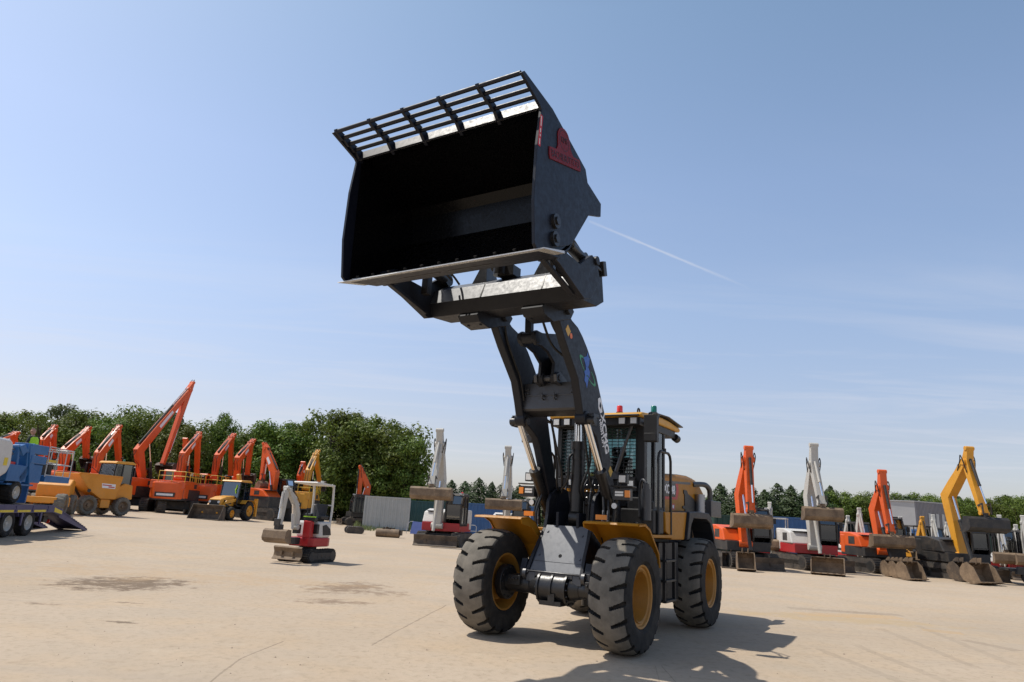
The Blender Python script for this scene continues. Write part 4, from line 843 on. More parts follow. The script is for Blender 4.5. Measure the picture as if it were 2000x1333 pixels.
    if W: part(R, 'bucket', M[bmat], lambda m: (bucket_mesh(m, W, bs, 5 if kind == 'dig' else 0, (se.x, se.y - .12 * bs), brot, offs, kind == 'ditch'), m.box((se.x + .02, offs, se.y - .10 * bs), (.22 * bs, .26 * bs, .22 * bs))))
    return R

def px_arm(o, hd, pts, dx=0.0): return [on_plane(u, v, o, hd) for u, v in pts]
def up(loc): return Vector((loc.x, loc.y, loc.z))

# ---- right-hand row, noses towards the camera
loc = at(1447, 1108); excavator('excavator', 'orange excavator parked just right of the loader, arm folded over a wide rusty bucket', loc, rad(-88), 'mid', [(1.0, 1.05), (.62, 3.2), (1.62, 4.75), (1.72, 5.25), (1.75, 2.5)], 'orange', 'orange', 'orange', 'dark', bucket=('ditch', 1.75), slew=rad(6), offs=-.15, beacon='greenl')
loc = at(1580, 1112); excavator('excavator', 'white and red excavator with tall pale arm, parked between two orange ones', loc, rad(-93), 'mid', [(1.15, 1.05), (.85, 3.4), (1.55, 4.85), (1.70, 5.75), (2.25, 3.0)], 'greyp', 'whitep', 'whitep', 'redp', bucket=('ditch', 1.75), offs=-.12, slew=rad(14), beacon='redl', plate=None)
loc = at(1710, 1118); excavator('excavator', 'bright orange excavator with dark cab parked in front of the grey shed', loc, rad(-90), 'mid', [(1.05, 1.0), (.65, 2.95), (1.42, 4.0), (1.50, 4.75), (1.85, 1.95)], 'orange', 'orange', 'orange', 'dark', bucket=('ditch', 1.95), offs=-.12, slew=rad(10), beacon='greenl')
loc = at(1868, 1130); excavator('excavator', 'yellow and black excavator with tall bent boom and a dark wide bucket', loc, rad(-88), 'mid', [(.85, 1.05), (.30, 3.75), (1.85, 5.25), (2.05, 5.85), (2.55, 2.95)], 'yellow', 'dark', 'dark', 'dark', bucket=('ditch', 1.85), offs=-.2, slew=rad(8), bmat='dark', bs=1.1)
# ---- white pair left of the loader
loc = at(868, 1066); excavator('excavator', 'white and red excavator with pale arm and wide brown blade, left of the loader', loc, rad(-101), 'mid', [(1.15, 1.0), (.95, 3.2), (1.75, 5.05), (2.0, 5.75), (2.55, 3.0)], 'greyp', 'whitep', 'whitep', 'redp', bucket=('ditch', 2.1), offs=-.15, beacon='redl')
loc = at_depth(1000, 41.5); excavator('excavator', 'white and red excavator half hidden behind the left front tyre of the loader', loc, rad(-98), 'mid', [(1.15, 1.0), (.95, 3.2), (1.75, 5.0), (2.0, 5.6), (2.55, 2.75)], 'greyp', 'whitep', 'whitep', 'redp', bucket=('ditch', 2.1), offs=-.15)
# ---- left row: tails towards the camera, booms to the right
def left_row(lab, u, dep, pts, hd=92, **kw):
    o = at_depth(u, dep); a = px_arm(o, rad(hd), pts); kw.setdefault('bucket', ('dig', 1.2)); kw.setdefault('boomm', 'orange'); kw.setdefault('bodym', 'orange'); kw.setdefault('coverm', 'orange')
    b, bo, c = kw.pop('boomm'), kw.pop('bodym'), kw.pop('coverm')
    return excavator('excavator', lab, o, rad(hd), 'full', a, b, bo, c, kw.pop('lowm', 'dark'), blade=False, brot=kw.pop('brot', 1.1), bmat='mudd', **kw)
left_row('huge orange excavator with the tallest boom, raised high above the trees', 262, 55, [(279, 950), (271, 880), (369, 762), (376, 748), (318, 905)], 72, bucket=('dig', 1.9), bs=1.25, slew=.55)
left_row('orange excavator with a pale name plate on its rounded counterweight and yellow rails', 343, 55, [(349, 935), (358, 890), (387, 853), (389, 846), (384, 928)], 95, rail='yrail', plate=True, slew=.45, cabm='orange')
left_row('orange excavator standing behind the yellow backhoe loader', 405, 59, [(418, 935), (425, 893), (452, 856), (457, 849), (450, 930)], 95, rail='yrail', plate=True, slew=.4, cabm='orange')
left_row('orange excavator with its arm just right of the backhoe cab', 462, 60, [(462, 935), (465, 898), (490, 867), (495, 860), (483, 926)], 90, slew=.4)
left_row('orange excavator, only its folded arm showing behind the boom lift cage', 92, 52, [(84, 905), (86, 862), (103, 841), (107, 833), (103, 895)], 92, slew=.4)
left_row('orange excavator with bent arm seen between the boom lift and the dumper', 118, 50, [(120, 930), (128, 882), (168, 844), (173, 836), (168, 893)], 88, slew=.4)
left_row('orange excavator with folded arm right above the dumper cab', 186, 51, [(185, 928), (194, 888), (228, 842), (233, 833), (232, 905)], 88, slew=.4)
left_row('orange excavator at the left edge, behind the white hood of the boom lift', 8, 50, [(-12, 905), (-6, 868), (25, 852), (32, 846), (30, 892)], 92)
left_row('orange excavator deep in the row, only its arm tip showing before the trees', 352, 62, [(354, 935), (360, 905), (364, 870), (362, 858), (366, 925)], 88)
o = at_depth(524, 57); excavator('excavator', 'orange excavator with dark cab, its narrow upright arm rightmost of the orange row', o, rad(-86), 'full', [(.9, 1.6), (.2, 3.6), (-.1, 5.1), (-.35, 5.75), (-1.1, 2.2)][:0] or px_arm(o, rad(-30), [(528, 985), (537, 925), (520, 876), (517, 867), (512, 935)]), 'orange', 'orange', 'orange', 'dark', blade=False, bucket=('dig', .9), slew=.1) .rotation_euler = (0, 0, rad(-30))
o = at_depth(588, 60); a = px_arm(o, rad(90), [(597, 955), (603, 922), (617, 889), (621, 881), (624, 940)])
excavator('excavator', 'yellow excavator with yellow guard rails standing behind the small digger', o, rad(90), 'full', a, 'yellow', 'yellow', 'yellow', 'dark', blade=False, bucket=('dig', 1.1), rail='yrail', plate=True, brot=1.0, bmat='mudd')
o = at_depth(582, 64); a = px_arm(o, rad(80), [(588, 958), (587, 930), (592, 912), (592, 904), (589, 955)])
excavator('excavator', 'orange excavator hidden behind the yellow one, only its upright arm showing', o, rad(80), 'full', a, 'orange', 'orange', 'orange', 'dark', blade=False, bucket=('dig', 1.0), lite=True)
o = at_depth(706, 60); a = px_arm(o, rad(205), [(713, 990), (718, 952), (706, 918), (703, 911), (700, 990)])
excavator('excavator', 'small orange excavator alone against the dark trees beside the grey container', o, rad(205), 'mid', a, 'orange', 'dark', 'dark', 'dark', blade=True, bucket=('dig', .8), offs=0)
# ---- yellow arm showing over the loader's hood
loc = at_depth(1330, 44); excavator('excavator', 'yellow excavator hidden behind the hood of the loader, only its arm tip showing', loc, rad(-104), 'mid', [(1.0, 1.0), (.8, 2.6), (1.3, 3.95), (1.4, 4.45), (1.7, 2.0)], 'yellow', 'yellow', 'yellow', 'dark', bucket=('ditch', 1.4), lite=True)
# ---- small diggers behind the right-hand row
G_SM = 'small diggers behind the right-hand row'
def small(lab, u, dep, hd, arm, cab, cabm='whitep', beacon=None, cls='mini', body='whitep', boomm='greyp', low='redp', mats=None):
    excavator('small_digger', lab, at_depth(u, dep), rad(hd), cls, arm, boomm, body, body, low, G_SM, bucket=('ditch', 1.1), blade=True, cab=cab, cabm=cabm, beacon=beacon, bs=.7, lite=True)['category'] = 'digger'
A1 = [(.75, .7), (.75, 1.7), (1.25, 2.5), (1.3, 2.75), (1.6, 1.2)]; A2 = [(.75, .7), (.65, 1.8), (1.0, 2.75), (1.0, 3.05), (1.45, 1.4)]
small('small white digger with a white four-post canopy, left of the white and red excavator', 1508, 36, -118, A2, 'canopy4')
small('small digger with dark cab and green beacon, right of the white and red excavator', 1662, 37, -95, A2, 'cab', 'dark', 'greenl')
small('small white digger behind the bent boom of the yellow excavator', 1806, 41, -100, A2, 'cab', 'dark', 'redl')
small('small digger with dark green cab and folded white arm, right of the yellow excavator', 1938, 36, -112, A2, 'cab', 'dark', 'greenl')
small('small digger with pale arm at the right edge, one pace in from the frame', 1985, 35, -116, A2, 'cab', 'dark', 'redl')
small('small digger with pale arm right of the long boom of the bright orange excavator', 1737, 38, -98, A1, 'cab', 'dark', 'greenl')
small('small digger with dark cab, farthest one in the gap left of the yellow boom', 1828, 44, -100, A1, 'cab', 'dark', 'greenl')
small('small digger with raised white arm, last but one before the right edge', 1962, 41, -108, A1, 'cab', 'dark', 'greenl')
small('small white digger with canopy cut by the right edge of the frame', 2006, 38, -118, A2, 'canopy4')
small('small digger with red beacon peeping out left of the bright orange excavator', 1640, 42, -98, A1, 'cab', 'dark', 'redl')
small('small yellow digger tucked between the orange and the yellow excavator', 1775, 36, -96, A1, 'canopy4', 'dark', None, body='yellow', boomm='yellow', low='dark')

# ================================================================== the small red and white digger in the middle distance
def micro():
    o = at(598, 1097); hd = rad(-111); R = empty('micro_digger', o, hd, 'small red and white digger with white canopy standing alone on the open concrete', 'digger')
    TL, TW, SW, TH = 1.42, 1.12, .24, .38
    for s in (-1, 1):
        T = part(R, 'track', M['rubber'], lambda m: track_loop(m, TL, TH, s * TW / 2, s * (TW / 2 - SW)))
        part(T, 'roller', M['dark'], lambda m: (m.box((0, s * (TW / 2 - .02), TH / 2), (TL - TH * .7, .06, TH * .5)), [m.cyl((x, s * (TW / 2 - .06), TH / 2), (x, s * (TW / 2 + .015), TH / 2), r, n=16) for x, r in ((-.52, .14), (.52, .14), (-.2, .06), (.0, .06), (.2, .06))]), smooth=40)
    part(R, 'chassis', M['dark'], lambda m: (m.box2(-.45, .45, -.34, .34, .14, .36), m.cyl((0, 0, .3), (0, 0, .48), .26, n=20)))
    def bl(m):
        m.sheet([(1.02, .10), (.95, .18), (.93, .30), (.98, .43)], -.50, .50, .022); m.sheet([(.98, .43), (.945, .47)], -.50, .50, .02)
        for s in (-1, 1): m.box((.7, s * .2, .27), (.6, .06, .09))
    part(R, 'blade', M['mud'], bl)
    H = part(R, 'house', M['redp'], lambda m: (m.prism([(.40, -.44), (.46, .3), (.40, .46), (-.30, .49), (-.52, .40), (-.62, 0), (-.52, -.40), (-.3, -.49)], .46, .72, 'z'), m.box2(.28, .46, .06, .34, .70, 1.22)), bevel=.03)
    part(H, 'engine_cover', M['whitep'], lambda m: m.prism([(.12, -.42), (.20, .40), (.1, .485), (-.30, .485), (-.52, .40), (-.60, 0), (-.52, -.40), (-.3, -.47)], .72, 1.20, 'z'), bevel=.06)
    part(H, 'vent', M['black'], lambda m: (m.prism([(.0, .80), (.06, 1.08), (-.12, 1.12), (-.36, .98), (-.42, .80)], .486, .497), m.box2(.10, .26, .30, .44, .84, 1.12)), bevel=.005)
    part(R, 'seat', M['seat'], lambda m: (m.box((-.1, .05, 1.26), (.44, .46, .14)), m.box((-.34, .05, 1.5), (.12, .46, .46), Matrix.Rotation(rad(-10), 3, 'Y'))), bevel=.05)
    part(R, 'console', M['black'], lambda m: m.box((.30, .20, 1.25), (.16, .40, .12)), bevel=.01)
    for y in (.32, .02): part(R, 'control_lever', M['black'], lambda m: m.cyl((.28, y, 1.28), (.25, y, 1.54), .018))
    part(R, 'arm_rest', M['black'], lambda m: m.box((-.1, .36, 1.33), (.4, .12, .10)), bevel=.02); part(R, 'tool_box', M['black'], lambda m: m.box((-.35, -.3, 1.3), (.3, .25, .25)), bevel=.03)
    part(R, 'handle_tape', M['hivis'], lambda m: m.box((.36, .20, 1.335), (.10, .40, .03)))
    def can(m):
        for y in (-.34, .40): m.tube([(-.42, y, 1.05), (-.46, y, 1.6), (-.43, y, 2.18), (-.40, y, 2.27), (-.30, y, 2.32)], .036, 10, 4)
        m.prism([(-.42, 2.28), (-.40, 2.33), (.52, 2.38), (.56, 2.35), (.52, 2.32)], -.40, .46); m.box((-.46, .03, 1.7), (.04, .74, .04))
    Cn = part(R, 'canopy', M['whitep'], can, smooth=40, bevel=.008)
    part(Cn, 'beacon', M['whitep'], lambda m: m.cyl((-.2, .1, 2.34), (-.2, .1, 2.44), .05, n=12), smooth=40)
    def px(y, *p): 
        q = Vector((o.x, o.y, o.z)) + Vector((-math.sin(hd), math.cos(hd), 0)) * y; return [Vector(on_plane(u, v, q, hd)) for u, v in p]
    yb = -.02
    foot, k1, knee, tip = px(yb, (577, 1030), (580, 1005), (577, 985), (564, 958)); st, se = px(yb, (560, 953), (546, 1026))
    B = part(R, 'boom', M['greyp'], lambda m: (m.prism(ribbon([foot, k1, knee, tip], [.14, .165, .165, .11]), yb - .07, yb + .07), m.cyl((foot.x, yb - .1, foot.y), (foot.x, yb + .1, foot.y), .08, n=14), m.cyl((tip.x, yb - .09, tip.y), (tip.x, yb + .09, tip.y), .07, n=14)), bevel=.01, smooth=30)
    part(R, 'stick', M['greyp'], lambda m: (m.prism(ribbon([st, st.lerp(se, .15), se], [.10, .18, .11]), yb - .055, yb + .055), m.cyl((st.x, yb - .09, st.y), (st.x, yb + .09, st.y), .055, n=12)), bevel=.008, smooth=30)
    part(R, 'swing_post', M['dark'], lambda m: (m.box((foot.x - .08, yb, foot.y - .05), (.2, .16, .26)), m.box((foot.x - .05, yb, .62), (.24, .2, .2))), bevel=.01)
    off = Vector((.09, .02))
    for nm, a, b, r in (('boom_cylinder', foot + Vector((.14, -.05)), knee + Vector((.13, .0)), .035), ('bucket_cylinder', st.lerp(se, .12) + Vector((.12, 0)), st.lerp(se, .85) + Vector((.12, 0)), .032), ('stick_cylinder', knee + Vector((-.02, .17)), st + Vector((-.02, .05)), .03)):
        a3, b3 = Vector((a.x, yb, a.y)), Vector((b.x, yb, b.y)); c3 = a3.lerp(b3, .6)
        C_ = part(R, nm, M['whitep'], lambda m: m.cyl(a3, c3, r, n=12), smooth=40); part(C_, 'rod', M['chrome'], lambda m: m.cyl(c3, b3, r * .6, n=10), smooth=40)
    part(R, 'hose', M['black'], lambda m: [m.tube([(foot.x - .1, y, foot.y + .05), (k1.x - .14, y, k1.y), (knee.x - .12, y, knee.y + .1), (tip.x - .05, y, tip.y + .08), (st.x + .1, y, st.y - .1)], .011, 6, 4) for y in (yb - .03, yb + .03)], smooth=60)
    part(R, 'quick_hitch', M['dark'], lambda m: (m.box((se.x + .02, yb, se.y - .06), (.22, .17, .16)), m.box((se.x + .12, yb, se.y + .08), (.06, .2, .2))), bevel=.01)
    part(R, 'bucket', M['mud'], lambda m: bucket_mesh(m, .82, .46, 0, (se.x, se.y - .10), rad(8), yb, True))
micro()

# ================================================================== loose buckets, attachments
def loose(lab, u, v, hd, W, S, mat='mud', teeth=0, tilt=0.0):
    o = at(u, v); R = empty('excavator_bucket', o, rad(hd), lab, 'bucket', 'loose buckets on the ground by the right-hand row')
    part(R, 'shell', M[mat], lambda m: (bucket_mesh(m, W, S, teeth, (0, .86 * S), rad(tilt))))
loose('narrow brown bucket standing left of the taller pale one, just right of the loader', 1424, 1110, 72, .62, .85, 'mudd')
loose('tall narrow bucket with pale worn rim in front of the first orange excavator', 1457, 1116, 76, .72, 1.0, 'mud', tilt=-8)
loose('wide brown toothed bucket in front of the white and red excavator', 1618, 1124, 62, 1.3, .95, 'mud', 5, -6)
loose('dark brown bucket leftmost of the three standing before the bright orange excavator', 1744, 1127, 100, .72, .92, 'mud', 4, -5)
loose('pale brown bucket in the middle of the three before the bright orange excavator', 1760, 1130, 102, .72, .95, 'mud', 4, -5)
loose('pale bucket with open front, rightmost of the three before the bright orange excavator', 1780, 1134, 104, .85, 1.0, 'mud', 4, -5)
loose('large pale brown bucket with curved cheeks in front of the yellow excavator', 1915, 1142, 108, 1.25, 1.15, 'mud', 4, -8)
loose('dark bucket leaning behind the large pale one in front of the yellow excavator', 1880, 1136, 104, .8, 1.1, 'mudd', 4, -5)
# ================================================================== vehicles on the left
def tyre(m, x, y0, y1, r, z=None, lugs=0):
    z = r if z is None else z; h = abs(y1 - y0) / 2; c = (y0 + y1) / 2
    pr = [(-h * .8, r * .55), (-h, r * .72), (-h, r * .88), (-h * .8, r * .97), (0, r), (h * .8, r * .97), (h, r * .88), (h, r * .72), (h * .8, r * .55)]
    fn = (lambda l, q, t: q - r * .06 if (lugs and q > r * .85 and ((t * lugs + .35 * l / h) % 1) < .42) else q)
    m.lathe(pr, (x, c, z), max(48, lugs * 6), 'y', fn)
def rim(m, x, ys, r, s, z=None):
    z = r if z is None else z
    m.lathe([(s * .0, r * .57), (s * .02, r * .54), (-s * .05, r * .48), (-s * .12, r * .40), (-s * .10, r * .16), (-s * .02, r * .14), (-s * .02, 0)], (x, ys, z), 28)
def wheels(R, lst, matr, lugs=22, w='rubber'):
    for x, s, ya, yb, r in lst:
        W = part(R, 'wheel', M[w], lambda m: tyre(m, x, s * ya, s * yb, r, None, lugs), smooth=35)
        part(W, 'rim', M[matr], lambda m: rim(m, x, s * yb - s * .03, r, s), smooth=35)

def dumper(lab, loc, hd, cab=True, skip=True):
    R = empty('site_dumper', loc, hd, lab, 'dumper')
    wheels(R, [(1.12, s, .62, 1.12, .58) for s in (-1, 1)] + [(-1.12, s, .62, 1.10, .56) for s in (-1, 1)], 'mud', 18, 'tread')
    part(R, 'chassis', M['dumpery'], lambda m: (m.box2(-1.6, 1.5, -.45, .45, .62, .95), m.box2(-.35, .55, -.85, .85, .60, .72), m.box2(1.35, 1.62, -.75, .75, .65, .95), m.box2(-.25, .35, -1.0, -.7, .45, .95), m.box2(-.25, .35, .7, 1.0, .45, .95)), bevel=.03)
    if skip:
        pr = [(2.05, 2.35), (1.55, 1.80), (1.15, 1.42), (.45, 1.02), (-.45, 1.0), (-.72, 2.28)]
        S_ = part(R, 'skip', M['dumpery'], lambda m: (m.sheet(pr, -1.08, 1.08, .05), [m.prism(pr, s * 1.08, s * 1.03) for s in (-1, 1)], [m.prism(ribbon([(2.0, 2.36), (-.72, 2.30)], [.07, .07]), s * 1.0, s * 1.11) for s in (-1, 1)]), bevel=.012)
        part(S_, 'skip_lining', M['mud'], lambda m: (m.sheet([(2.06, 2.36), (1.56, 1.86), (1.17, 1.48), (.47, 1.08), (-.40, 1.06), (-.66, 2.28)], -1.02, 1.02, .008)))
        for s in (-1, 1): part(S_, 'red_and_white_sticker', M['white'], lambda m: m.prism([(.55, 1.86), (-.35, 1.84), (-.35, 1.58), (.5, 1.60)], s * 1.081, s * 1.085)); part(S_, 'sticker_band', M['red'], lambda m: (m.prism([(.50, 1.80), (-.1, 1.78), (-.1, 1.72), (.5, 1.74)], s * 1.0855, s * 1.088), m.prism([(.1, 1.70), (-.3, 1.69), (-.3, 1.63), (.1, 1.64)], s * 1.0855, s * 1.088)))
        part(S_, 'tipping_ram', M['dark'], lambda m: m.cyl((.9, 0, .9), (1.5, 0, 1.6), .07), smooth=40)
        for s in (-1, 1): part(S_, 'pivot', M['dark'], lambda m: m.cyl((1.3, s * 1.1, 1.4), (1.3, s * 1.16, 1.4), .10, n=14), smooth=40)
    part(R, 'engine_cover', M['dumpery'], lambda m: m.prism([(-.6, .95), (-.6, 1.6), (-1.2, 1.95), (-1.75, 1.85), (-1.85, 1.0)], -.80, .80), bevel=.06)
    if cab:
        pr = [(-.30, 1.35), (-.48, 3.10), (-1.62, 3.10), (-1.66, 1.3)]
        def fr(m):
            for y in (-.68, .62):
                for a, b in zip(pr, pr[1:] + pr[:1]): m.prism(ribbon([a, b], [.08, .08]), y, y + .06)
                m.box2(-.92, -1.0, y, y + .06, 1.3, 3.1)
            m.box2(-.3, -1.66, -.68, .68, 1.3, 1.42)
        Cb = part(R, 'cab', M['black'], fr)
        part(Cb, 'window', M['dglass'], lambda m: [m.prism(pr, y, y + .006) for y in (-.66, .65)] + [m.prism([(-.30, 1.4), (-.48, 3.1), (-.487, 3.1), (-.307, 1.4)], -.62, .62), m.box2(-1.64, -1.646, -.62, .62, 1.4, 3.1)])
        part(Cb, 'guard_mesh', M['blackm'], lambda m: [m.box((-.36, -.55 + .11 * i, 2.25), (.02, .02, 1.6), Matrix.Rotation(rad(-5.5), 3, 'Y')) for i in range(11)] + [m.box((-.6 - .09 * i, .69, 2.3), (.014, .014, 1.4)) for i in range(4)])
        part(Cb, 'roof', M['yellow'], lambda m: m.prism([(-.30, 3.12), (-.42, 3.24), (-1.5, 3.26), (-1.75, 3.16), (-1.72, 3.10), (-.4, 3.08)], -.78, .78), bevel=.03)
        part(Cb, 'beacon', M['greenl'], lambda m: m.lathe([(0, .07), (.13, .06), (.15, 0)], (-1.2, .3, 3.25), 14, 'z'), smooth=40)
        part(Cb, 'seat', M['seat'], lambda m: (m.box((-1.1, 0, 1.8), (.5, .5, .15)), m.box((-1.35, 0, 2.2), (.12, .5, .7)), m.lathe([(0, .19), (.02, .2), (.03, .17)], (-.65, 0, 2.2), 16, 'x')))
        part(R, 'intake_pipe', M['blackm'], lambda m: (m.tube([(-.35, .8, 1.6), (-.3, .85, 2.6), (-.05, .88, 2.75)], .04), m.tube([(-.4, -.7, 2.5), (-.1, -1.0, 2.8), (.0, -1.05, 2.6)], .02)))
    return R
o = at_depth(184, 41); dumper('ochre site dumper with a dark cab, green beacon and muddy skip', o, rad(246))
o = at_depth(92, 37); dumper('bare ochre dumper chassis half hidden by the cage of the blue lift', o, rad(-70), False, False)

def backhoe():
    o = at_depth(447, 50); R = empty('backhoe_loader', o, rad(-100), 'yellow backhoe loader with dark cab and wide black front bucket on the ground', 'backhoe loader')
    wheels(R, [(1.15, s, .70, 1.08, .47) for s in (-1, 1)] + [(-1.0, s, .68, 1.16, .70) for s in (-1, 1)], 'yellow', 22)
    part(R, 'chassis', M['dark'], lambda m: (m.box2(-1.8, 1.5, -.42, .42, .5, .95), m.box2(-.6, .5, -.9, .9, .5, .8)), bevel=.02)
    H = part(R, 'hood', M['yellow'], lambda m: m.prism([(.15, 1.0), (.15, 1.72), (1.2, 1.62), (1.80, 1.45), (1.88, .9), (1.5, .85)], -.48, .48), bevel=.06)
    part(H, 'grille', M['black'], lambda m: (m.box2(1.84, 1.90, -.36, .36, 1.0, 1.36), m.box2(.5, 1.5, .475, .49, 1.12, 1.40)))
    for s in (-1, 1): part(H, 'headlamp', M['lens'], lambda m: m.cyl((1.86, s * .34, 1.24), (1.915, s * .34, 1.24), .085, n=14))
    pr = [(.22, 1.05), (.05, 2.05), (-.05, 2.72), (-1.35, 2.72), (-1.42, 1.1)]
    def fr(m):
        for y in (-.74, .68):
            for a, b in zip(pr, pr[1:] + pr[:1]): m.prism(ribbon([a, b], [.07, .07]), y, y + .06)
            m.box2(-.6, -.67, y, y + .06, 1.0, 2.72)
        m.box2(.1, -1.4, -.74, .74, .95, 1.1)
    Cb = part(R, 'cab', M['black'], fr)
    part(Cb, 'window', M['dglass'], lambda m: [m.prism(pr, y, y + .006) for y in (-.72, .71)] + [m.prism([(.2, 1.1), (-.05, 2.7), (-.056, 2.7), (.194, 1.1)], -.68, .68), m.box2(-1.38, -1.386, -.68, .68, 1.1, 2.7)])
    part(Cb, 'seat', M['seat'], lambda m: (m.box((-.7, 0, 1.5), (.5, .5, .15)), m.box((-.95, 0, 1.9), (.12, .5, .7)), m.box((-.05, 0, 1.5), (.1, .5, .5))))
    part(Cb, 'roof', M['yellow'], lambda m: m.prism([(.10, 2.74), (-.05, 2.86), (-1.2, 2.90), (-1.5, 2.78), (-1.4, 2.72)], -.80, .80), bevel=.04)
    part(Cb, 'hi_vis_strap', M['hivis'], lambda m: m.tube([(.0, .45, 2.5), (.05, .46, 2.3), (.1, .42, 2.15), (.12, .5, 1.9)], .04))
    for s in (-1, 1):
        part(R, 'loader_arm', M['yellow'], lambda m: m.prism(ribbon([(-.1, 1.45), (1.3, 1.25), (2.25, .45)], [.16, .24, .16]), s * .50, s * .62), bevel=.01)
        part(R, 'loader_cylinder', M['dark'], lambda m: m.cyl((.3, s * .66, .8), (1.5, s * .66, 1.1), .05), smooth=40)
        part(R, 'fender', M['yellow'], lambda m: m.sheet([(-.25, 1.2), (-.5, 1.45), (-1.5, 1.45), (-1.75, 1.2)], s * .68, s * 1.14, .03))
        part(R, 'stabiliser', M['yellow'], lambda m: m.box2(-1.95, -2.15, s * .85, s * 1.08, .3, 1.6))
    def bk(m):
        m.sheet([(2.95, .04), (2.3, .06), (2.22, .35), (2.3, .75), (2.5, 1.02)], -1.2, 1.2, .03)
        for s in (-1, 1): m.prism([(3.0, .03), (2.3, .06), (2.22, .35), (2.3, .75), (2.5, 1.02), (2.7, .6)], s * 1.2, s * 1.17)
    part(R, 'front_bucket', M['mudd'], bk)
    part(R, 'back_boom', M['yellow'], lambda m: (m.prism(ribbon([(-1.9, 1.2), (-2.1, 2.6), (-1.75, 3.3)], [.3, .34, .22]), -.72, -.48), m.prism(ribbon([(-1.65, 3.35), (-2.4, 1.6), (-2.5, .9)], [.2, .28, .18]), -.70, -.50), m.box2(-1.7, -2.0, -1.0, 1.0, .5, 1.0)), bevel=.015)
    part(R, 'back_bucket', M['mudd'], lambda m: bucket_mesh(m, .7, .8, 4, (-2.5, .95), rad(180), -.6))
backhoe()

# ---- low loader trailer; local x runs to its tail, the near side is y = 0
T0 = at(36, 1049); TH_ = rad(100)
def trailer():
    R = empty('low_loader_trailer', T0, TH_, 'navy low loader trailer with yellow side tape and tail ramp lowered to the ground', 'trailer')
    part(R, 'deck', M['purple'], lambda m: (m.box2(-8, 2.0, .02, 2.5, .90, 1.0), m.prism([(2.0, 1.0), (2.75, .84), (2.75, .62), (2.0, .78)], .02, 2.5)), bevel=.01)
    part(R, 'deck_boards', M['mud'], lambda m: m.box2(-8, 1.95, .15, 2.37, 1.0, 1.012))
    def rave(m):
        m.box2(-8, 2.0, -.03, .02, .76, 1.015); m.prism([(2.0, 1.0), (2.8, .86), (2.8, .66), (2.0, .76)], -.03, .02)
        for x in (-1.50, -.08, 1.22): m.prism([(x - .07, .76), (x + .07, .76), (x + .03, .36), (x - .03, .36)], -.02, .02)
        for i in range(9): m.box2(-7.2 + 1.1 * i - .03, -7.2 + 1.1 * i + .03, -.045, -.03, .8, .98)
    part(R, 'side_rave', M['purple'], rave)
    for i in range(8): part(R, 'reflective_tape', M['refl'], lambda m: m.box2(-7.1 + 1.1 * i, -6.25 + 1.1 * i, -.036, -.0305, .78, .85))
    part(R, 'reflective_tape', M['refl'], lambda m: m.prism([(2.1, .93), (2.75, .80), (2.75, .69), (2.1, .78)], -.036, -.0305))
    for x in (-2.08, -.76, .56):
        part(R, 'mudguard', M['purple'], lambda m: m.sheet([(x + .56 * math.cos(rad(a)), .43 + .50 * math.sin(rad(a))) for a in range(25, 156, 13)], .0, .35, .02))
        for y0, y1 in ((.03, .32), (2.18, 2.47)):
            W = part(R, 'wheel', M['rubber'], lambda m: tyre(m, x, y0, y1, .43), smooth=40)
            part(W, 'rim', M['cream'], lambda m: rim(m, x, y0 + .03 if y0 < 1 else y1 - .03, .43, -1 if y0 < 1 else 1), smooth=40)
    part(R, 'chassis', M['dark'], lambda m: (m.box2(-8, 2.6, .5, .75, .55, .9), m.box2(-8, 2.6, 1.75, 2.0, .55, .9), m.box2(2.2, 2.5, .3, 2.2, .4, .62), [m.cyl((x, .2, .43), (x, 2.3, .43), .07) for x in (-2.08, -.76, .56)]))
    part(R, 'tail_light', M['redl'], lambda m: (m.cyl((2.62, .35, .42), (2.68, .35, .42), .07, n=12), m.cyl((2.62, .6, .42), (2.68, .6, .42), .07, n=12)))
    for y0, y1 in ((.05, 1.0), (1.5, 2.45)):
        part(R, 'ramp', M['purple'], lambda m: (m.prism([(2.78, .86), (5.55, .10), (5.6, .04), (5.3, .03), (2.78, .58)], y0, y0 + .06), m.prism([(2.78, .86), (5.55, .10), (5.6, .04), (5.3, .03), (2.78, .58)], y1 - .06, y1), m.prism([(2.78, .84), (5.55, .09), (5.55, .05), (2.78, .78)], y0, y1), [m.box((2.9 + .22 * i, (y0 + y1) / 2, .83 - .0595 * i), (.03, y1 - y0, .04)) for i in range(12)]))
trailer()

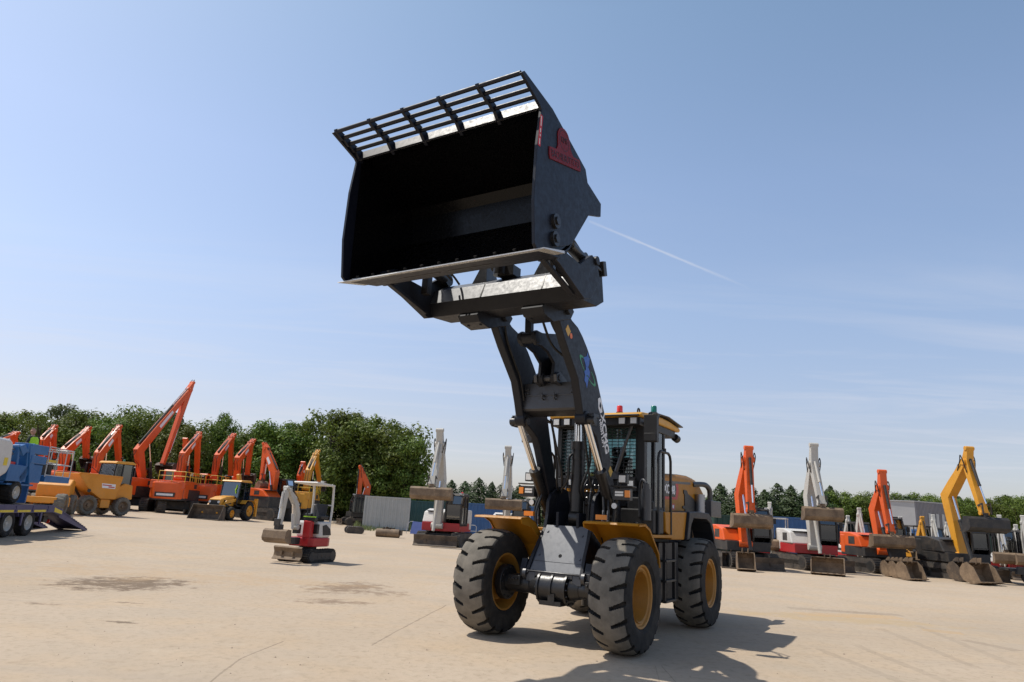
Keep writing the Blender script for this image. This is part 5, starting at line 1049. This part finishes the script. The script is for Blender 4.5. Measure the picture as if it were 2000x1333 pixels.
def lift():
    R = empty('boom_lift', T0 + Vector((0, 0, 1.012)), TH_, 'blue and white articulated boom lift with empty cage, loaded on the trailer', 'boom lift')
    Z = 1.012
    for x in (-.18, -2.0):
        for y0, y1, s in ((.28, .66, -1), (1.86, 2.24, 1)):
            W = part(R, 'wheel', M['rubber'], lambda m: tyre(m, x, y0, y1, .375, None, 16), smooth=30)
            part(W, 'rim', M['cream'], lambda m: rim(m, x, (y0 + .01) if s < 0 else y1 - .01, .375, s), smooth=40)
    part(R, 'chassis', M['dark'], lambda m: (m.box2(-2.2, .2, .7, 1.82, .25, .60), m.cyl((-1.1, 1.25, .55), (-1.1, 1.25, .72), .5, n=24)), bevel=.02)
    part(R, 'deck_plate', M['bluep'], lambda m: (m.box2(-.75, 1.0, .35, 2.1, .60, .66), m.box2(1.0, 2.95, 1.12, 2.1, .85, .93), [m.box2(x, x + .1, 1.3, 1.9, 0, .85) for x in (1.1, 2.0, 2.8)]), bevel=.01)
    part(R, 'hood', M['whitep'], lambda m: m.prism([(-2.9, 2.0), (-1.35, 2.0), (-1.12, 1.90), (-1.0, 1.25), (-1.15, .95), (-1.5, .80), (-2.9, .78)], .22, 1.15), bevel=.08, smooth=40)
    part(R, 'yellow_sticker', M['refl'], lambda m: m.box2(-1.50, -1.28, .213, .22, 1.18, 1.42))
    part(R, 'turntable', M['bluep'], lambda m: (m.box2(-.95, .3, .3, .5, .72, 1.25), m.box2(-.9, -.2, .5, 1.9, .70, .85), m.box((-.45, .42, 1.45), (.12, .2, .9), Matrix.Rotation(rad(-12), 3, 'Y'))), bevel=.02)
    part(R, 'hydraulic_unit', M['dark'], lambda m: (m.box2(-.85, -.35, .45, .9, .85, 1.35), m.cyl((-.75, .4, 1.1), (-.45, .4, 1.1), .08, n=12)))
    part(R, 'red_valve', M['red'], lambda m: m.box2(-.80, -.45, .36, .43, 1.25, 1.33))
    part(R, 'lower_arm', M['bluep'], lambda m: (m.prism(ribbon([(-.1, .75), (.35, 1.15), (.1, 1.95)], [.3, .34, .3]), .30, .62), m.prism(ribbon([(.18, 1.95), (.62, .72)], [.34, .30]), .26, .70)), bevel=.02)
    part(R, 'upper_arm', M['bluep'], lambda m: (m.box2(-.05, 1.45, .28, .72, 1.68, 1.99), m.box2(.25, 1.35, .24, .6, 1.35, 1.62), m.box2(.5, 1.3, .3, .6, .72, 1.33), m.prism([(-.62, 1.84), (-.25, 1.93), (.0, 1.75), (-.25, 1.55)], .28, .6)), bevel=.02)
    part(R, 'arm_cylinder', M['steel'], lambda m: (m.cyl((-1.0, .5, 1.72), (-.1, .5, 1.48), .05, n=12), m.cyl((-.98, .45, 1.82), (.0, .45, 1.6), .03, n=10)), smooth=40)
    Cg = part(R, 'cage', M['bluep'], lambda m: (m.box2(1.5, 3.5, .25, 1.05, .78, 1.0), m.box2(1.42, 1.5, .5, .8, .8, 1.6)), bevel=.015)
    def rl(m):
        for z in (1.02, 1.45, 1.92, 2.0):
            m.tube([(1.5, .27, z), (3.42, .27, z - .03), (3.5, .36, z - .03), (3.5, 1.03, z), (1.5, 1.03, z)], .017, 6)
        for x in (1.5, 2.2, 2.9, 3.48):
            for y in (.27, 1.03): m.tube([(x, y, .95), (x, y, 2.0)], .017, 6)
    part(Cg, 'guard_rail', M['railp'], rl)
    part(Cg, 'control_box', M['yrail'], lambda m: m.box2(1.75, 2.5, .35, .7, 1.46, 1.56)); part(Cg, 'cylinder_pot', M['dark'], lambda m: [m.cyl((x, .5, 1.0), (x, .5, 1.40), .13, n=16) for x in (1.75, 2.15)], smooth=40)
lift()

# ================================================================== the man on the lift
def person():
    fwd = TH_ + rad(70)
    base = T0 + Vector((math.cos(TH_), math.sin(TH_), 0)) * 2.5 + Vector((-math.sin(TH_), math.cos(TH_), 0)) * 1.3 + Vector((0, 0, 1.012 + .93))
    R = empty('person', base, fwd, 'man in yellow hi-vis vest with dark strap, standing on the blue boom lift looking down', 'person')
    J = dict(pel=(0, 0, .93), waist=(.02, 0, 1.08), chest=(.05, 0, 1.28), neck=(.08, 0, 1.45), nk2=(.11, 0, 1.53))
    for s, n in ((1, 'l'), (-1, 'r')):
        J.update({n + 'sh': (.05, s * .17, 1.39), n + 'el': (.06, s * .26, 1.12), n + 'wr': (.24, s * .20, .96), n + 'ha': (.31, s * .18, .93), n + 'hip': (0, s * .10, .90), n + 'kn': (.03, s * .12, .49), n + 'an': (-.01, s * .13, .09), n + 'to': (.16, s * .15, .03)})
    rad_ = dict(pel=.135, waist=.125, chest=.145, neck=.065, nk2=.058)
    for n in 'lr': rad_.update({n + 'sh': .075, n + 'el': .046, n + 'wr': .032, n + 'ha': .036, n + 'hip': .095, n + 'kn': .062, n + 'an': .045, n + 'to': .038})
    E_ = [('pel', 'waist'), ('waist', 'chest'), ('chest', 'neck'), ('neck', 'nk2')]
    for n in 'lr': E_ += [('chest', n + 'sh'), (n + 'sh', n + 'el'), (n + 'el', n + 'wr'), (n + 'wr', n + 'ha'), ('pel', n + 'hip'), (n + 'hip', n + 'kn'), (n + 'kn', n + 'an'), (n + 'an', n + 'to')]
    for n, s in (('l', 1), ('r', -1)):      # fingers: short chains rooted in the palm
        hx, hy, hz_ = J[n + 'ha']
        for k, (dy, ln) in enumerate(((-.030, .060), (-.010, .072), (.010, .066), (.030, .052))):
            a, b = f'{n}f{k}', f'{n}g{k}'; J[a] = (hx + .045, hy + dy, hz_ - .005); J[b] = (hx + .045 + ln * .75, hy + dy * 1.15, hz_ - .04); rad_[a] = .010; rad_[b] = .008; E_ += [(n + 'ha', a), (a, b)]
        J[n + 't0'] = (hx + .01, hy - s * .045, hz_ - .01); J[n + 't1'] = (hx + .05, hy - s * .065, hz_ - .025); rad_[n + 't0'] = .012; rad_[n + 't1'] = .009; E_ += [(n + 'ha', n + 't0'), (n + 't0', n + 't1')]
    ks = list(J); me = bpy.data.meshes.new('body'); me.from_pydata([J[k] for k in ks], [(ks.index(a), ks.index(b)) for a, b in E_], [])
    ob = bpy.data.objects.new('body', me); col.objects.link(ob); ob.modifiers.new('skin', 'SKIN')
    for k, v in zip(ks, me.skin_vertices[0].data): v.radius = (rad_[k],) * 2
    me.skin_vertices[0].data[0].use_root = True; sb = ob.modifiers.new('sub', 'SUBSURF'); sb.levels = sb.render_levels = 2
    bpy.context.view_layer.update()
    m2 = bpy.data.meshes.new_from_object(ob.evaluated_get(bpy.context.evaluated_depsgraph_get())); bpy.data.objects.remove(ob)
    # head, part of the same body mesh: skull, jaw, nose, ears, leaning forward
    mb = MB(); hm = Matrix.Translation((.13, 0, 1.64)) @ Matrix.Rotation(rad(22), 4, 'Y'); k0 = 0; n1, n2 = 18, 24; vs = []
    for i in range(n1 + 1):
        t = math.pi * i / n1
        for j in range(n2):
            a = 2 * math.pi * j / n2; x, y, z = math.sin(t) * math.cos(a), math.sin(t) * math.sin(a), math.cos(t)
            sx_ = .098 if x > 0 else .105; q = Vector((x * sx_, y * .076 * (1 - .22 * max(0, -z)), z * .125))
            if x > .3 and z < 0: q.x += .012 * (-z); q.y *= 1 - .15 * (-z)
            if x > .75 and -.35 < z < .15 and abs(y) < .35: q.x += .024 * (1 - abs(y) / .35) * (1 - abs(z + .15) / .4)
            if x > .6 and abs(z - .06) < .10 and .15 < abs(y) < .6: q.x -= .008
            vs.append(hm @ q)
    mb.add(vs, [[i * n2 + j, i * n2 + (j + 1) % n2, (i + 1) * n2 + (j + 1) % n2, (i + 1) * n2 + j] for i in range(n1) for j in range(n2)])
    for s in (-1, 1):
        k0 = len(mb.v); mb.lathe([(-.008, .005), (-.012, .026), (.006, .032), (.010, .012)], (0, 0, 0), 10); mb.xf(hm @ Matrix.Translation((-.01, s * .078, -.005)) @ Matrix.Scale(1.25, 4, (0, 0, 1)), k0)
    bmx = bmesh.new(); bmx.from_mesh(m2); tmp = bpy.data.meshes.new('t'); tmp.from_pydata(mb.v, [], mb.f); bmx.from_mesh(tmp); bpy.data.meshes.remove(tmp)
    m2.materials.clear()
    for mm in (SKIN, TROUS, SHIRT): m2.materials.append(mm)
    for f in bmx.faces:
        c = f.calc_center_median(); f.smooth = True
        f.material_index = 1 if (c.z < .98 and abs(c.y) < .19 and c.x < .17) else (2 if (.98 <= c.z < 1.47 and not (c.z < 1.2 and abs(c.y) > .16)) else 0)
    bmx.to_mesh(m2); bmx.free(); m2.name = 'body'
    ob = bpy.data.objects.new('body', m2); col.objects.link(ob); ob.parent = R
    def vest(m):
        n = 20; L_ = [(.96, .150, .185), (1.10, .145, .18), (1.25, .165, .20), (1.36, .155, .205), (1.44, .11, .15)]
        vs = [(c + a_ * math.cos(2 * math.pi * j / n), b_ * math.sin(2 * math.pi * j / n), z) for (z, a_, b_), c in zip(L_, (.01, .025, .05, .06, .075)) for j in range(n)]
        m.add(vs, [[i * n + j, i * n + (j + 1) % n, (i + 1) * n + (j + 1) % n, (i + 1) * n + j] for i in range(len(L_) - 1) for j in range(n)])
    part(R, 'hi_vis_vest', M['hivis'], vest, smooth=60)
    part(R, 'strap', M['black'], lambda m: m.tube([(.20, .06, 1.0), (.225, .06, 1.25), (.20, .07, 1.36), (.12, .08, 1.46), (-.02, .08, 1.44)], .022, 6, 3))
    part(R, 'hair', SHORT, lambda m: m.add([hm @ Vector((math.sin(t) * math.cos(a) * .108 - .004, math.sin(t) * math.sin(a) * .080, math.cos(t) * .129)) for t in (.05, .4, .75, 1.05) for a in [2 * math.pi * j / 20 for j in range(20)]], [[i * 20 + j, i * 20 + (j + 1) % 20, (i + 1) * 20 + (j + 1) % 20, (i + 1) * 20 + j] for i in range(3) for j in range(20)]), smooth=60)
SKIN = paint('skin', (.42, .23, .16), .55, 0, var=.08); TROUS = paint('navy_trousers', (.02, .025, .045), .9, 0); SHIRT = paint('dark_shirt', (.03, .035, .03), .9, 0); SHORT = paint('cropped_hair', (.10, .065, .05), .9, 0)
person()

# ================================================================== containers, shed, odds and ends
def corr(m, L, H, W_, pitch=.30, d=.035):
    """corrugated box: ribs on all four walls, flat roof and corner posts"""
    def wall(n, ln, place):
        vs = []; k = max(2, int(ln / pitch))
        pr = []
        for i in range(k):
            x = ln * i / k; w = ln / k
            pr += [(x, 0), (x + w * .45, 0), (x + w * .55, d), (x + w * .95, d)]
        pr.append((ln, 0)); q = len(pr)
        m.add([place(x, y, z) for z in (.12, H - .12) for x, y in pr], [[i, i + 1, q + i + 1, q + i] for i in range(q - 1)])
    wall(0, L, lambda x, y, z: (x, -y - .0, z)); wall(0, L, lambda x, y, z: (x, W_ + y, z)); wall(0, W_, lambda x, y, z: (-y, x, z)); wall(0, W_, lambda x, y, z: (L + y, x, z))
    for x in (0, L):
        for y in (0, W_): m.box((x, y, H / 2), (.13, .13, H))
    for z in (.06, H - .06):
        for y in (0, W_): m.box((L / 2, y, z), (L - .13, .13, .12))
        for x in (0, L): m.box((x, W_ / 2, z), (.13, W_ - .13, .12))
    m.box((L / 2, W_ / 2, H - .03), (L - .1, W_ - .1, .03))
def container(lab, u, dep, hd, L, H, W_, c, du=0):
    o = at_depth(u, dep); R = empty('container', o, rad(hd), lab, 'container')
    part(R, 'shell', c, lambda m: corr(m, L, H, W_))
    part(R, 'door', c, lambda m: (m.box((L + .06, W_ * .27, H / 2), (.04, W_ * .42, H - .4)), m.box((L + .06, W_ * .73, H / 2), (.04, W_ * .42, H - .4)))); part(R, 'lock_rod', M['railp'], lambda m: [m.cyl((L + .10, W_ * k, .2), (L + .10, W_ * k, H - .2), .02, n=6) for k in (.2, .4, .6, .8)])
CG = paint('grey_container_paint', (.40, .41, .39), .55, .3, (.30, .26, .2), 1.0); CT = paint('teal_container_paint', (.02, .075, .075), .5, .3, (.1, .1, .08), 1.0); CBl = paint('blue_container_paint', (.03, .10, .25), .5, .3, (.12, .14, .16), 1.0); CGr = paint('green_container_paint', (.012, .05, .035), .5, .3, (.07, .08, .06), 1.0); CLb = paint('light_blue_container_paint', (.06, .20, .38), .5, .2, scale=1.0)
container('pale grey corrugated container standing in the weeds left of the white excavator', 713, 55, 10, 3.55, 2.55, 2.4, CG)
container('dark teal container behind the pale grey one', 800, 60, 5, 4.6, 2.5, 2.4, CT)
container('blue container between the two white excavators', 912, 58, 0, 6.0, 2.55, 2.4, CBl)
container('dark green container behind the first orange excavator, right of the loader', 1396, 44, -8, 2.6, 2.5, 2.4, CGr)
container('blue container behind the small canopy digger', 1486, 50, -8, 3.2, 2.7, 2.4, CBl)
container('light blue container half behind the white excavator, right of the darker blue one', 1546, 54, -10, 5.0, 2.5, 2.4, CLb)
container('dark blue container behind the yellow excavator', 1800, 52, -12, 3.0, 2.4, 2.4, CBl)
container('long dark green container at the right edge behind the small diggers', 1905, 46, -14, 6.0, 2.5, 2.4, CGr)
def shed():
    o = at_depth(1786, 78); R = empty('industrial_shed', o, rad(0), 'plain grey metal clad shed rising behind the orange and yellow excavators', 'building')
    c1_ = paint('pale_cladding', (.40, .40, .40), .6, .15, scale=.5); c2_ = paint('dark_cladding', (.235, .23, .245), .6, .15, scale=.5)
    H = 5.75
    # corner at the origin: one wall runs away to the left, the ribbed one to the right
    a = Vector((-3.6, 2.3)); b = Vector((5.2, 1.9))
    part(R, 'side_wall', c1_, lambda m: m.prism([(0, 0), tuple(a), tuple(a + Vector((.2, .3))), (.2, .3)], 0, H, 'z'))
    def rib(m):
        k = 26; pts = []
        for i in range(k):
            t = i / k; w_ = 1 / k; n = Vector((b.y, -b.x)).normalized() * .06
            pts += [b * t, b * (t + w_ * .5), b * (t + w_ * .6) + n, b * (t + w_ * .9) + n]
        pts.append(b); q = len(pts); m.add([(p.x, p.y, z) for z in (0, H) for p in pts], [[i, i + 1, q + i + 1, q + i] for i in range(q - 1)])
    part(R, 'front_wall', c2_, rib)
    part(R, 'back_wall', c2_, lambda m: (m.prism([tuple(a), tuple(a + Vector((6, 8))), tuple(a + Vector((6.2, 8))), tuple(a + Vector((.2, 0)))], 0, H, 'z'), m.prism([tuple(b), tuple(b + Vector((-4, 8))), tuple(b + Vector((-4.2, 8))), tuple(b + Vector((-.2, .1)))], 0, H, 'z')))
    part(R, 'roof', c1_, lambda m: m.prism([(-.06, -.12), tuple(a + Vector((-.15, 0))), tuple(a + Vector((6, 8))), tuple(b + Vector((-4, 8))), tuple(b + Vector((.15, 0)))], H, H + .12, 'z'))
    n = Vector((b.y, -b.x)).normalized() * .10
    for t in (.36, .58, .74): part(R, 'window', M['railp'], lambda m: (m.box((b.x * t + n.x, b.y * t + n.y, 3.5), (.10, .06, 2.2)), m.box((b.x * (t + .03) + n.x, b.y * (t + .03) + n.y, 3.5), (.28, .03, 2.1))))
shed()
def roller():
    o = at(757, 1050); R = empty('roller_attachment', o, rad(-4), 'rusty brown roller drum lying in front of the pale grey container', 'roller')
    part(R, 'drum', M['mud'], lambda m: m.lathe([(-.72, .0), (-.72, .22), (-.70, .25), (.70, .25), (.72, .22), (.72, 0)], (0, 0, .25), 28, 'x'), smooth=40)
    part(R, 'frame', M['mudd'], lambda m: (m.box((0, .2, .52), (.7, .10, .08)), m.box((-.3, .1, .5), (.06, .4, .16)), m.box((.1, .1, .5), (.06, .4, .16)), m.box((.8, .1, .3), (.05, .5, .3)), m.tube([(-.2, .0, .5), (-.1, -.05, .62), (.05, .0, .55)], .03)))
roller()
def undercarriage():
    o = at(691, 1042); R = empty('track_undercarriage', o, rad(20), 'loose rusty track undercarriage lying on the concrete left of the pale grey container', 'undercarriage')
    for y in (-.45, .45): part(R, 'track', M['track'], lambda m: track_loop(m, 1.1, .42, y - .15, y + .15))
    part(R, 'frame', M['dark'], lambda m: (m.box((0, 0, .24), (.5, .7, .16)), m.cyl((0, 0, .3), (0, 0, .42), .25, n=16)))
undercarriage()
def panel():
    o = at(812, 1044); R = empty('blue_sheet', o, rad(-12), 'faded blue sheet panel leaning beside the white excavator', 'panel')
    c_ = paint('faded_blue_sheet', (.13, .19, .48), .6, .1)
    part(R, 'sheet', c_, lambda m: m.prism([(-.45, .02), (.75, .02), (.70, .85), (-.30, .90)], -.02, .02), label='faded blue sheet')
    part(R, 'stand', M['railp'], lambda m: (m.tube([(-.85, .3, 0), (-.80, .3, .6), (-.6, .3, .86), (-.3, .25, .88)], .02, 6, 3), m.tube([(.5, .4, 0), (.5, .02, .8)], .02)))
panel()
def barrier():
    o = at(915, 1052); R = empty('pipe_barrier', o, rad(5), 'short galvanised pipe barrier behind the left front tyre of the loader', 'barrier')
    part(R, 'rail', M['railp'], lambda m: (m.tube([(-.5, 0, 0), (-.5, 0, .8), (-.4, 0, .9), (.4, 0, .9), (.5, 0, .8), (.5, 0, 0)], .025), m.tube([(-.5, 0, .5), (.5, 0, .5)], .02)))
barrier()
def trailer_wheel():
    o = at_depth(1996, 30); R = empty('plant_trailer', o, rad(160), 'plant trailer at the right edge, only its pale wheel in view', 'trailer')
    W = part(R, 'wheel', M['rubber'], lambda m: tyre(m, 0, -.12, .12, .36), smooth=40); part(W, 'rim', M['cream'], lambda m: rim(m, 0, .11, .36, 1), smooth=40); part(R, 'bed', M['dark'], lambda m: (m.box((-.6, -.9, .62), (2.6, 1.5, .1)), m.prism([(.55, .45), (.45, .76), (-.45, .76), (-.55, .45)], -.14, .14)))
trailer_wheel()

# ================================================================== trees, hedge, weeds
def leaf_mat(name, a, b, c):
    m, nt, bs = new_mat(name)
    g = nt.nodes.new('ShaderNodeNewGeometry'); oi = nt.nodes.new('ShaderNodeObjectInfo')
    co = nt.nodes.new('ShaderNodeTexCoord').outputs['Object']
    n = N(nt, 'ShaderNodeTexNoise', Scale=5.0, Detail=3.0); nt.links.new(co, n.inputs['Vector'])
    f = math_n(nt, 'ADD', math_n(nt, 'MULTIPLY', g.outputs['Random Per Island'], .55), math_n(nt, 'MULTIPLY', n.outputs['Fac'], .45))
    k = ramp(nt, f, [(.15, a), (.5, b), (.85, c)]).outputs['Color']
    hs = nt.nodes.new('ShaderNodeHueSaturation'); nt.links.new(k, hs.inputs['Color'])
    nt.links.new(math_n(nt, 'MULTIPLY_ADD', oi.outputs['Random'], .05, .475), hs.inputs['Hue']); nt.links.new(math_n(nt, 'MULTIPLY_ADD', oi.outputs['Random'], .5, .75), hs.inputs['Value'])
    nt.links.new(hs.outputs[0], bs.inputs['Base Color']); bs.inputs['Roughness'].default_value = .55; bs.inputs['Specular IOR Level'].default_value = .35
    t = nt.nodes.new('ShaderNodeBsdfTranslucent'); nt.links.new(hs.outputs[0], t.inputs['Color']); mx = nt.nodes.new('ShaderNodeMixShader'); mx.inputs[0].default_value = .28
    nt.links.new(bs.outputs[0], mx.inputs[1]); nt.links.new(t.outputs[0], mx.inputs[2]); nt.links.new(mx.outputs[0], nt.nodes['Material Output'].inputs['Surface'])
    return m
LEAF = leaf_mat('broad_leaves', (.06, .085, .013), (.125, .170, .024), (.20, .25, .045)); LEAFP = leaf_mat('pale_leaves', (.07, .10, .035), (.13, .17, .06), (.20, .25, .10)); NEED = leaf_mat('conifer_needles', (.025, .048, .014), (.05, .085, .024), (.09, .13, .045))
BARK = paint('bark', (.07, .055, .04), .9, .3, (.14, .12, .09), 8.0)
def leaf(m, p, n, s, rnd):
    u = n.orthogonal().normalized(); a = rnd.uniform(0, 6.28); w = n.cross(u); e = u * math.cos(a) + w * math.sin(a); g = n.cross(e)
    m.add([p - e * s, p + g * s * .55 + n * s * .15, p + e * s, p - g * s * .55 + n * s * .15], [(0, 1, 2, 3)])
def broad(seed, H, Wd, nleaf, ls, low=.06, mat=None):
    """returns (crown mesh, trunk mesh): leaf clumps gathered round many limbs"""
    rnd = random.Random(seed); blobs = []
    for i in range(46):
        z = H * (low + (1 - low) * (i + .5) / 46 * .93 + rnd.uniform(-.04, .04)); k = (z / H - .45) / .58
        r = Wd * .5 * math.sqrt(max(.06, 1 - k * k)) ; a = rnd.uniform(0, 6.28); q = rnd.uniform(.45, .98)
        blobs.append((Vector((math.cos(a) * r * q, math.sin(a) * r * q, z)), Wd * rnd.uniform(.085, .185)))
    blobs.append((Vector((rnd.uniform(-.3, .3), rnd.uniform(-.3, .3), H * .95)), Wd * .11)); blobs.append((Vector((0, 0, H * .55)), Wd * .3)); blobs.append((Vector((0, 0, H * .25)), Wd * .28))
    m = MB(); tot = sum(r ** 2 for _, r in blobs)
    for c, r in blobs:
        for i in range(int(nleaf * r * r / tot)):
            d = Vector((rnd.gauss(0, 1), rnd.gauss(0, 1), rnd.gauss(0, 1))).normalized(); t = rnd.random() ** .45 * (1.0 + .28 * rnd.random() ** 4)
            p = c + Vector((d.x, d.y, d.z * .85)) * r * t
            if p.z < .1: continue
            leaf(m, p, (d + Vector((rnd.gauss(0, .32), rnd.gauss(0, .32), rnd.gauss(.30, .32)))).normalized(), ls * rnd.uniform(.6, 1.35), rnd)
    t = MB(); t.cyl((0, 0, -.1), (0, 0, H * .45), Wd * .035, Wd * .022, 10); t.cyl((0, 0, H * .45), (.1, .1, H * .85), Wd * .022, Wd * .006, 8)
    for c, r in blobs[::3]: t.cyl((0, 0, max(.6, c.z - r * 1.6)), tuple(c), Wd * .014, Wd * .005, 6)
    return m, t
def conifer(seed, H, Wd, nleaf, ls):
    rnd = random.Random(seed); m = MB(); t = MB(); t.cyl((0, 0, -.1), (0, 0, H * .97), Wd * .03, .01, 8)
    lean = [rnd.uniform(.75, 1.25) for _ in range(24)]
    for i in range(nleaf):
        k = rnd.random() ** .75; z = H * (.02 + .98 * (1 - k)) if False else H * (1 - k * .98)
        a = rnd.uniform(0, 6.28); r = Wd * .5 * (k ** .55) * lean[int(a / 6.283 * 12) % 12 + (12 if int(z * 2.2) % 2 else 0)] * (rnd.random() ** .4)
        wave = 1 + .18 * math.sin(z * 7 + a * 2)
        p = Vector((math.cos(a) * r * wave, math.sin(a) * r * wave, z - r * .15 + rnd.uniform(-.1, .1)))
        leaf(m, p, Vector((math.cos(a) * .6, math.sin(a) * .6, rnd.uniform(.2, 1))).normalized(), ls * rnd.uniform(.6, 1.3), rnd)
    return m, t
def proto(mt, mat):
    c, t = mt
    me = []
    for b, mm, n in ((c, mat, 'crown'), (t, BARK, 'trunk')):
        q = bpy.data.meshes.new(n); q.from_pydata(b.v, [], b.f); q.materials.append(mm); me.append(q)
    return me
PB = [proto(broad(s, 9, w_, 9500, .145, .15), mt) for s, w_, mt in ((11, 6.6, LEAF), (12, 5.8, LEAF), (13, 7.4, LEAF), (14, 5.2, LEAFP))]
PC = [proto(conifer(s, 6, w_, 4200, .14), NEED) for s, w_ in ((21, 4.8), (22, 5.6), (23, 4.4))]
PS = [proto(broad(31, 5, 5.4, 5000, .13, .02), LEAF)]
def tree(name, lab, cat, grp, p, proto_, base, H, wk=1.0, rz=0.0):
    R = empty(name, (p.x, p.y, gz(p.x, p.y)), rz, lab, cat, grp); R.scale = (H / base * wk, H / base * wk, H / base)
    for n, q in zip(('crown', 'trunk'), proto_):
        o = bpy.data.objects.new(n, q); col.objects.link(o); o.parent = R
rt = random.Random(5)
def top_h(u, v, dep):
    p = C0 + ray(u, v) * dep; return p.z - gz(p.x, p.y)
WOOD = [(-40, 800, 64), (8, 795, 66), (44, 803, 62), (80, 780, 68), (118, 795, 64), (152, 800, 66), (184, 812, 62), (236, 788, 66), (268, 797, 64), (306, 797, 70), (340, 820, 63), (376, 818, 66), (418, 800, 68), (456, 842, 64), (500, 828, 66), (540, 818, 64), (584, 815, 66), (632, 800, 64), (680, 797, 66), (722, 806, 64), (762, 822, 65), (788, 850, 63)]
KIND = {3: ('pale feathery tree rising above its neighbours at the far left', 3), 7: ('tall broad tree left of the tallest orange boom', 2), 9: ('thin pale tree showing just left of the tallest orange boom', 3), 12: ('dark narrow pointed tree right of the tallest orange boom', 1), 17: ('large bright green tree with the highest round crown, behind the yellow excavator', 2), 21: ('rounded tree closing the right end of the wood, above the grey container', 0)}
WOOD = [(u, v, d + 8) for u, v, d in WOOD]
for i, (u, v, dep) in enumerate(WOOD):
    lab, k = KIND.get(i, ('leafy green tree in the dense wood behind the row of orange excavators', i % 3)); p = C0 + ray(u, 985) * dep; H = top_h(u, v, dep)
    tree('broadleaf_tree', lab, 'tree', 'trees of the wood on the left', p, PB[k], 9, H * 1.0, rt.uniform(.85, 1.1) * (.62 if i == 12 else 1), rt.uniform(0, 6))
for i in range(20):
    u = -60 + i * 43; p = C0 + ray(u, 985) * (82 + 3 * (i % 3)); H = top_h(u, 850 - 20 * (i % 2), 82 + 3 * (i % 3))
    if u > 760: H *= .75
    tree('broadleaf_tree', 'leafy green tree in the dense wood behind the row of orange excavators', 'tree', 'trees of the wood on the left', p, PB[i % 3], 9, H, 1.1, rt.uniform(0, 6))
for i in range(22):
    u = -30 + i * 37.5; dep = 74 + 1.5 * (i % 2); p = C0 + ray(u, 985) * dep
    tree('shrub', 'dense dark green shrub filling the foot of the wood on the left', 'shrub', 'undergrowth shrubs below the wood', p, PS[0], 5, rt.uniform(3.2, 4.6), rt.uniform(.9, 1.2), rt.uniform(0, 6))
HEDGE = [(822, 945), (850, 930), (878, 938), (905, 940), (932, 934), (958, 942), (985, 938), (1012, 948), (1385, 968), (1408, 945), (1440, 952), (1468, 948), (1495, 957), (1520, 945), (1547, 950), (1572, 958), (1600, 950), (1624, 950)]
for i, (u, v) in enumerate(HEDGE):
    dep = 84 + 4 * (i % 2); p = C0 + ray(u, 1000) * dep
    tree('conifer', 'dark pointed conifer in the row along the far edge of the yard', 'tree', 'conifers along the far edge', p, PC[i % 3], 6, top_h(u, v, dep), rt.uniform(1.0, 1.25), rt.uniform(0, 6))
for i in range(26):
    u = 815 + i * 48; dep = 93; p = C0 + ray(u, 1000) * dep
    tree('conifer', 'dark pointed conifer in the row along the far edge of the yard', 'tree', 'conifers along the far edge', p, PC[(i + 1) % 3], 6, top_h(u, 958 + (12 if u > 1300 else 0) + 8 * (i % 2), dep), 1.9, rt.uniform(0, 6))
for i, u in enumerate(range(1650, 2060, 24)):
    dep = 86 + 5 * (i % 2); p = C0 + ray(u, 1010) * dep
    if 1745 < u < 1835: dep = 108; p = C0 + ray(u, 1010) * dep
    tree('broadleaf_tree', 'low leafy tree in the line along the far right edge of the yard', 'tree', 'low trees along the far right', p, PB[i % 3], 9, top_h(u, 960 + (i * 7) % 13 + (8 if u > 1840 else 0), dep), rt.uniform(.9, 1.15), rt.uniform(0, 6))
def weeds():
    m = MB(); r = random.Random(3)
    for (u0, u1, v, n, hh) in ((705, 725, 1034, 160, .35), (722, 800, 1035, 420, .30), (742, 752, 1032, 90, .75), (783, 802, 1034, 200, .7), (690, 703, 1030, 60, .55)):
        for i in range(n):
            p = at(r.uniform(u0, u1), v + r.uniform(-3, 3)); h_ = hh * r.uniform(.4, 1.1); a = r.uniform(0, 6.28); l = Vector((math.cos(a), math.sin(a), 0)); w_ = l.orthogonal().normalized() * .035
            m.add([p - w_, p + w_, p + l * h_ * .3 + Vector((0, 0, h_)) + w_ * .3, p + l * h_ * .3 + Vector((0, 0, h_)) - w_ * .3], [(0, 1, 2, 3)])
    tag(m.build('weeds', LEAFP), 'green weeds growing along the foot of the grey container', 'weeds', kind='stuff')
weeds()
def grit():
    m = MB(); r = random.Random(9)
    for i in range(190):
        u, v = r.uniform(-20, 2000), 1060 + 280 * r.random() ** .7
        if 860 < u < 1450 and v < 1290: continue
        p = at(u, v); s = r.uniform(.004, .014) * (1.6 if r.random() < .06 else 1)
        vs = [p + Vector((r.uniform(.6, 1.3) * s * math.cos(a), r.uniform(.6, 1.3) * s * math.sin(a), -.002)) for a in (0, 1.26, 2.5, 3.77, 5.0)] + [p + Vector((0, 0, s * r.uniform(.5, .9)))]
        m.add(vs, [(k, (k + 1) % 5, 5) for k in range(5)])
    tag(m.build('loose_gravel', paint('gravel', (.22, .17, .125), .9, 0, var=.4)), 'scattered gravel and clods on the concrete', 'gravel', kind='stuff')
grit()
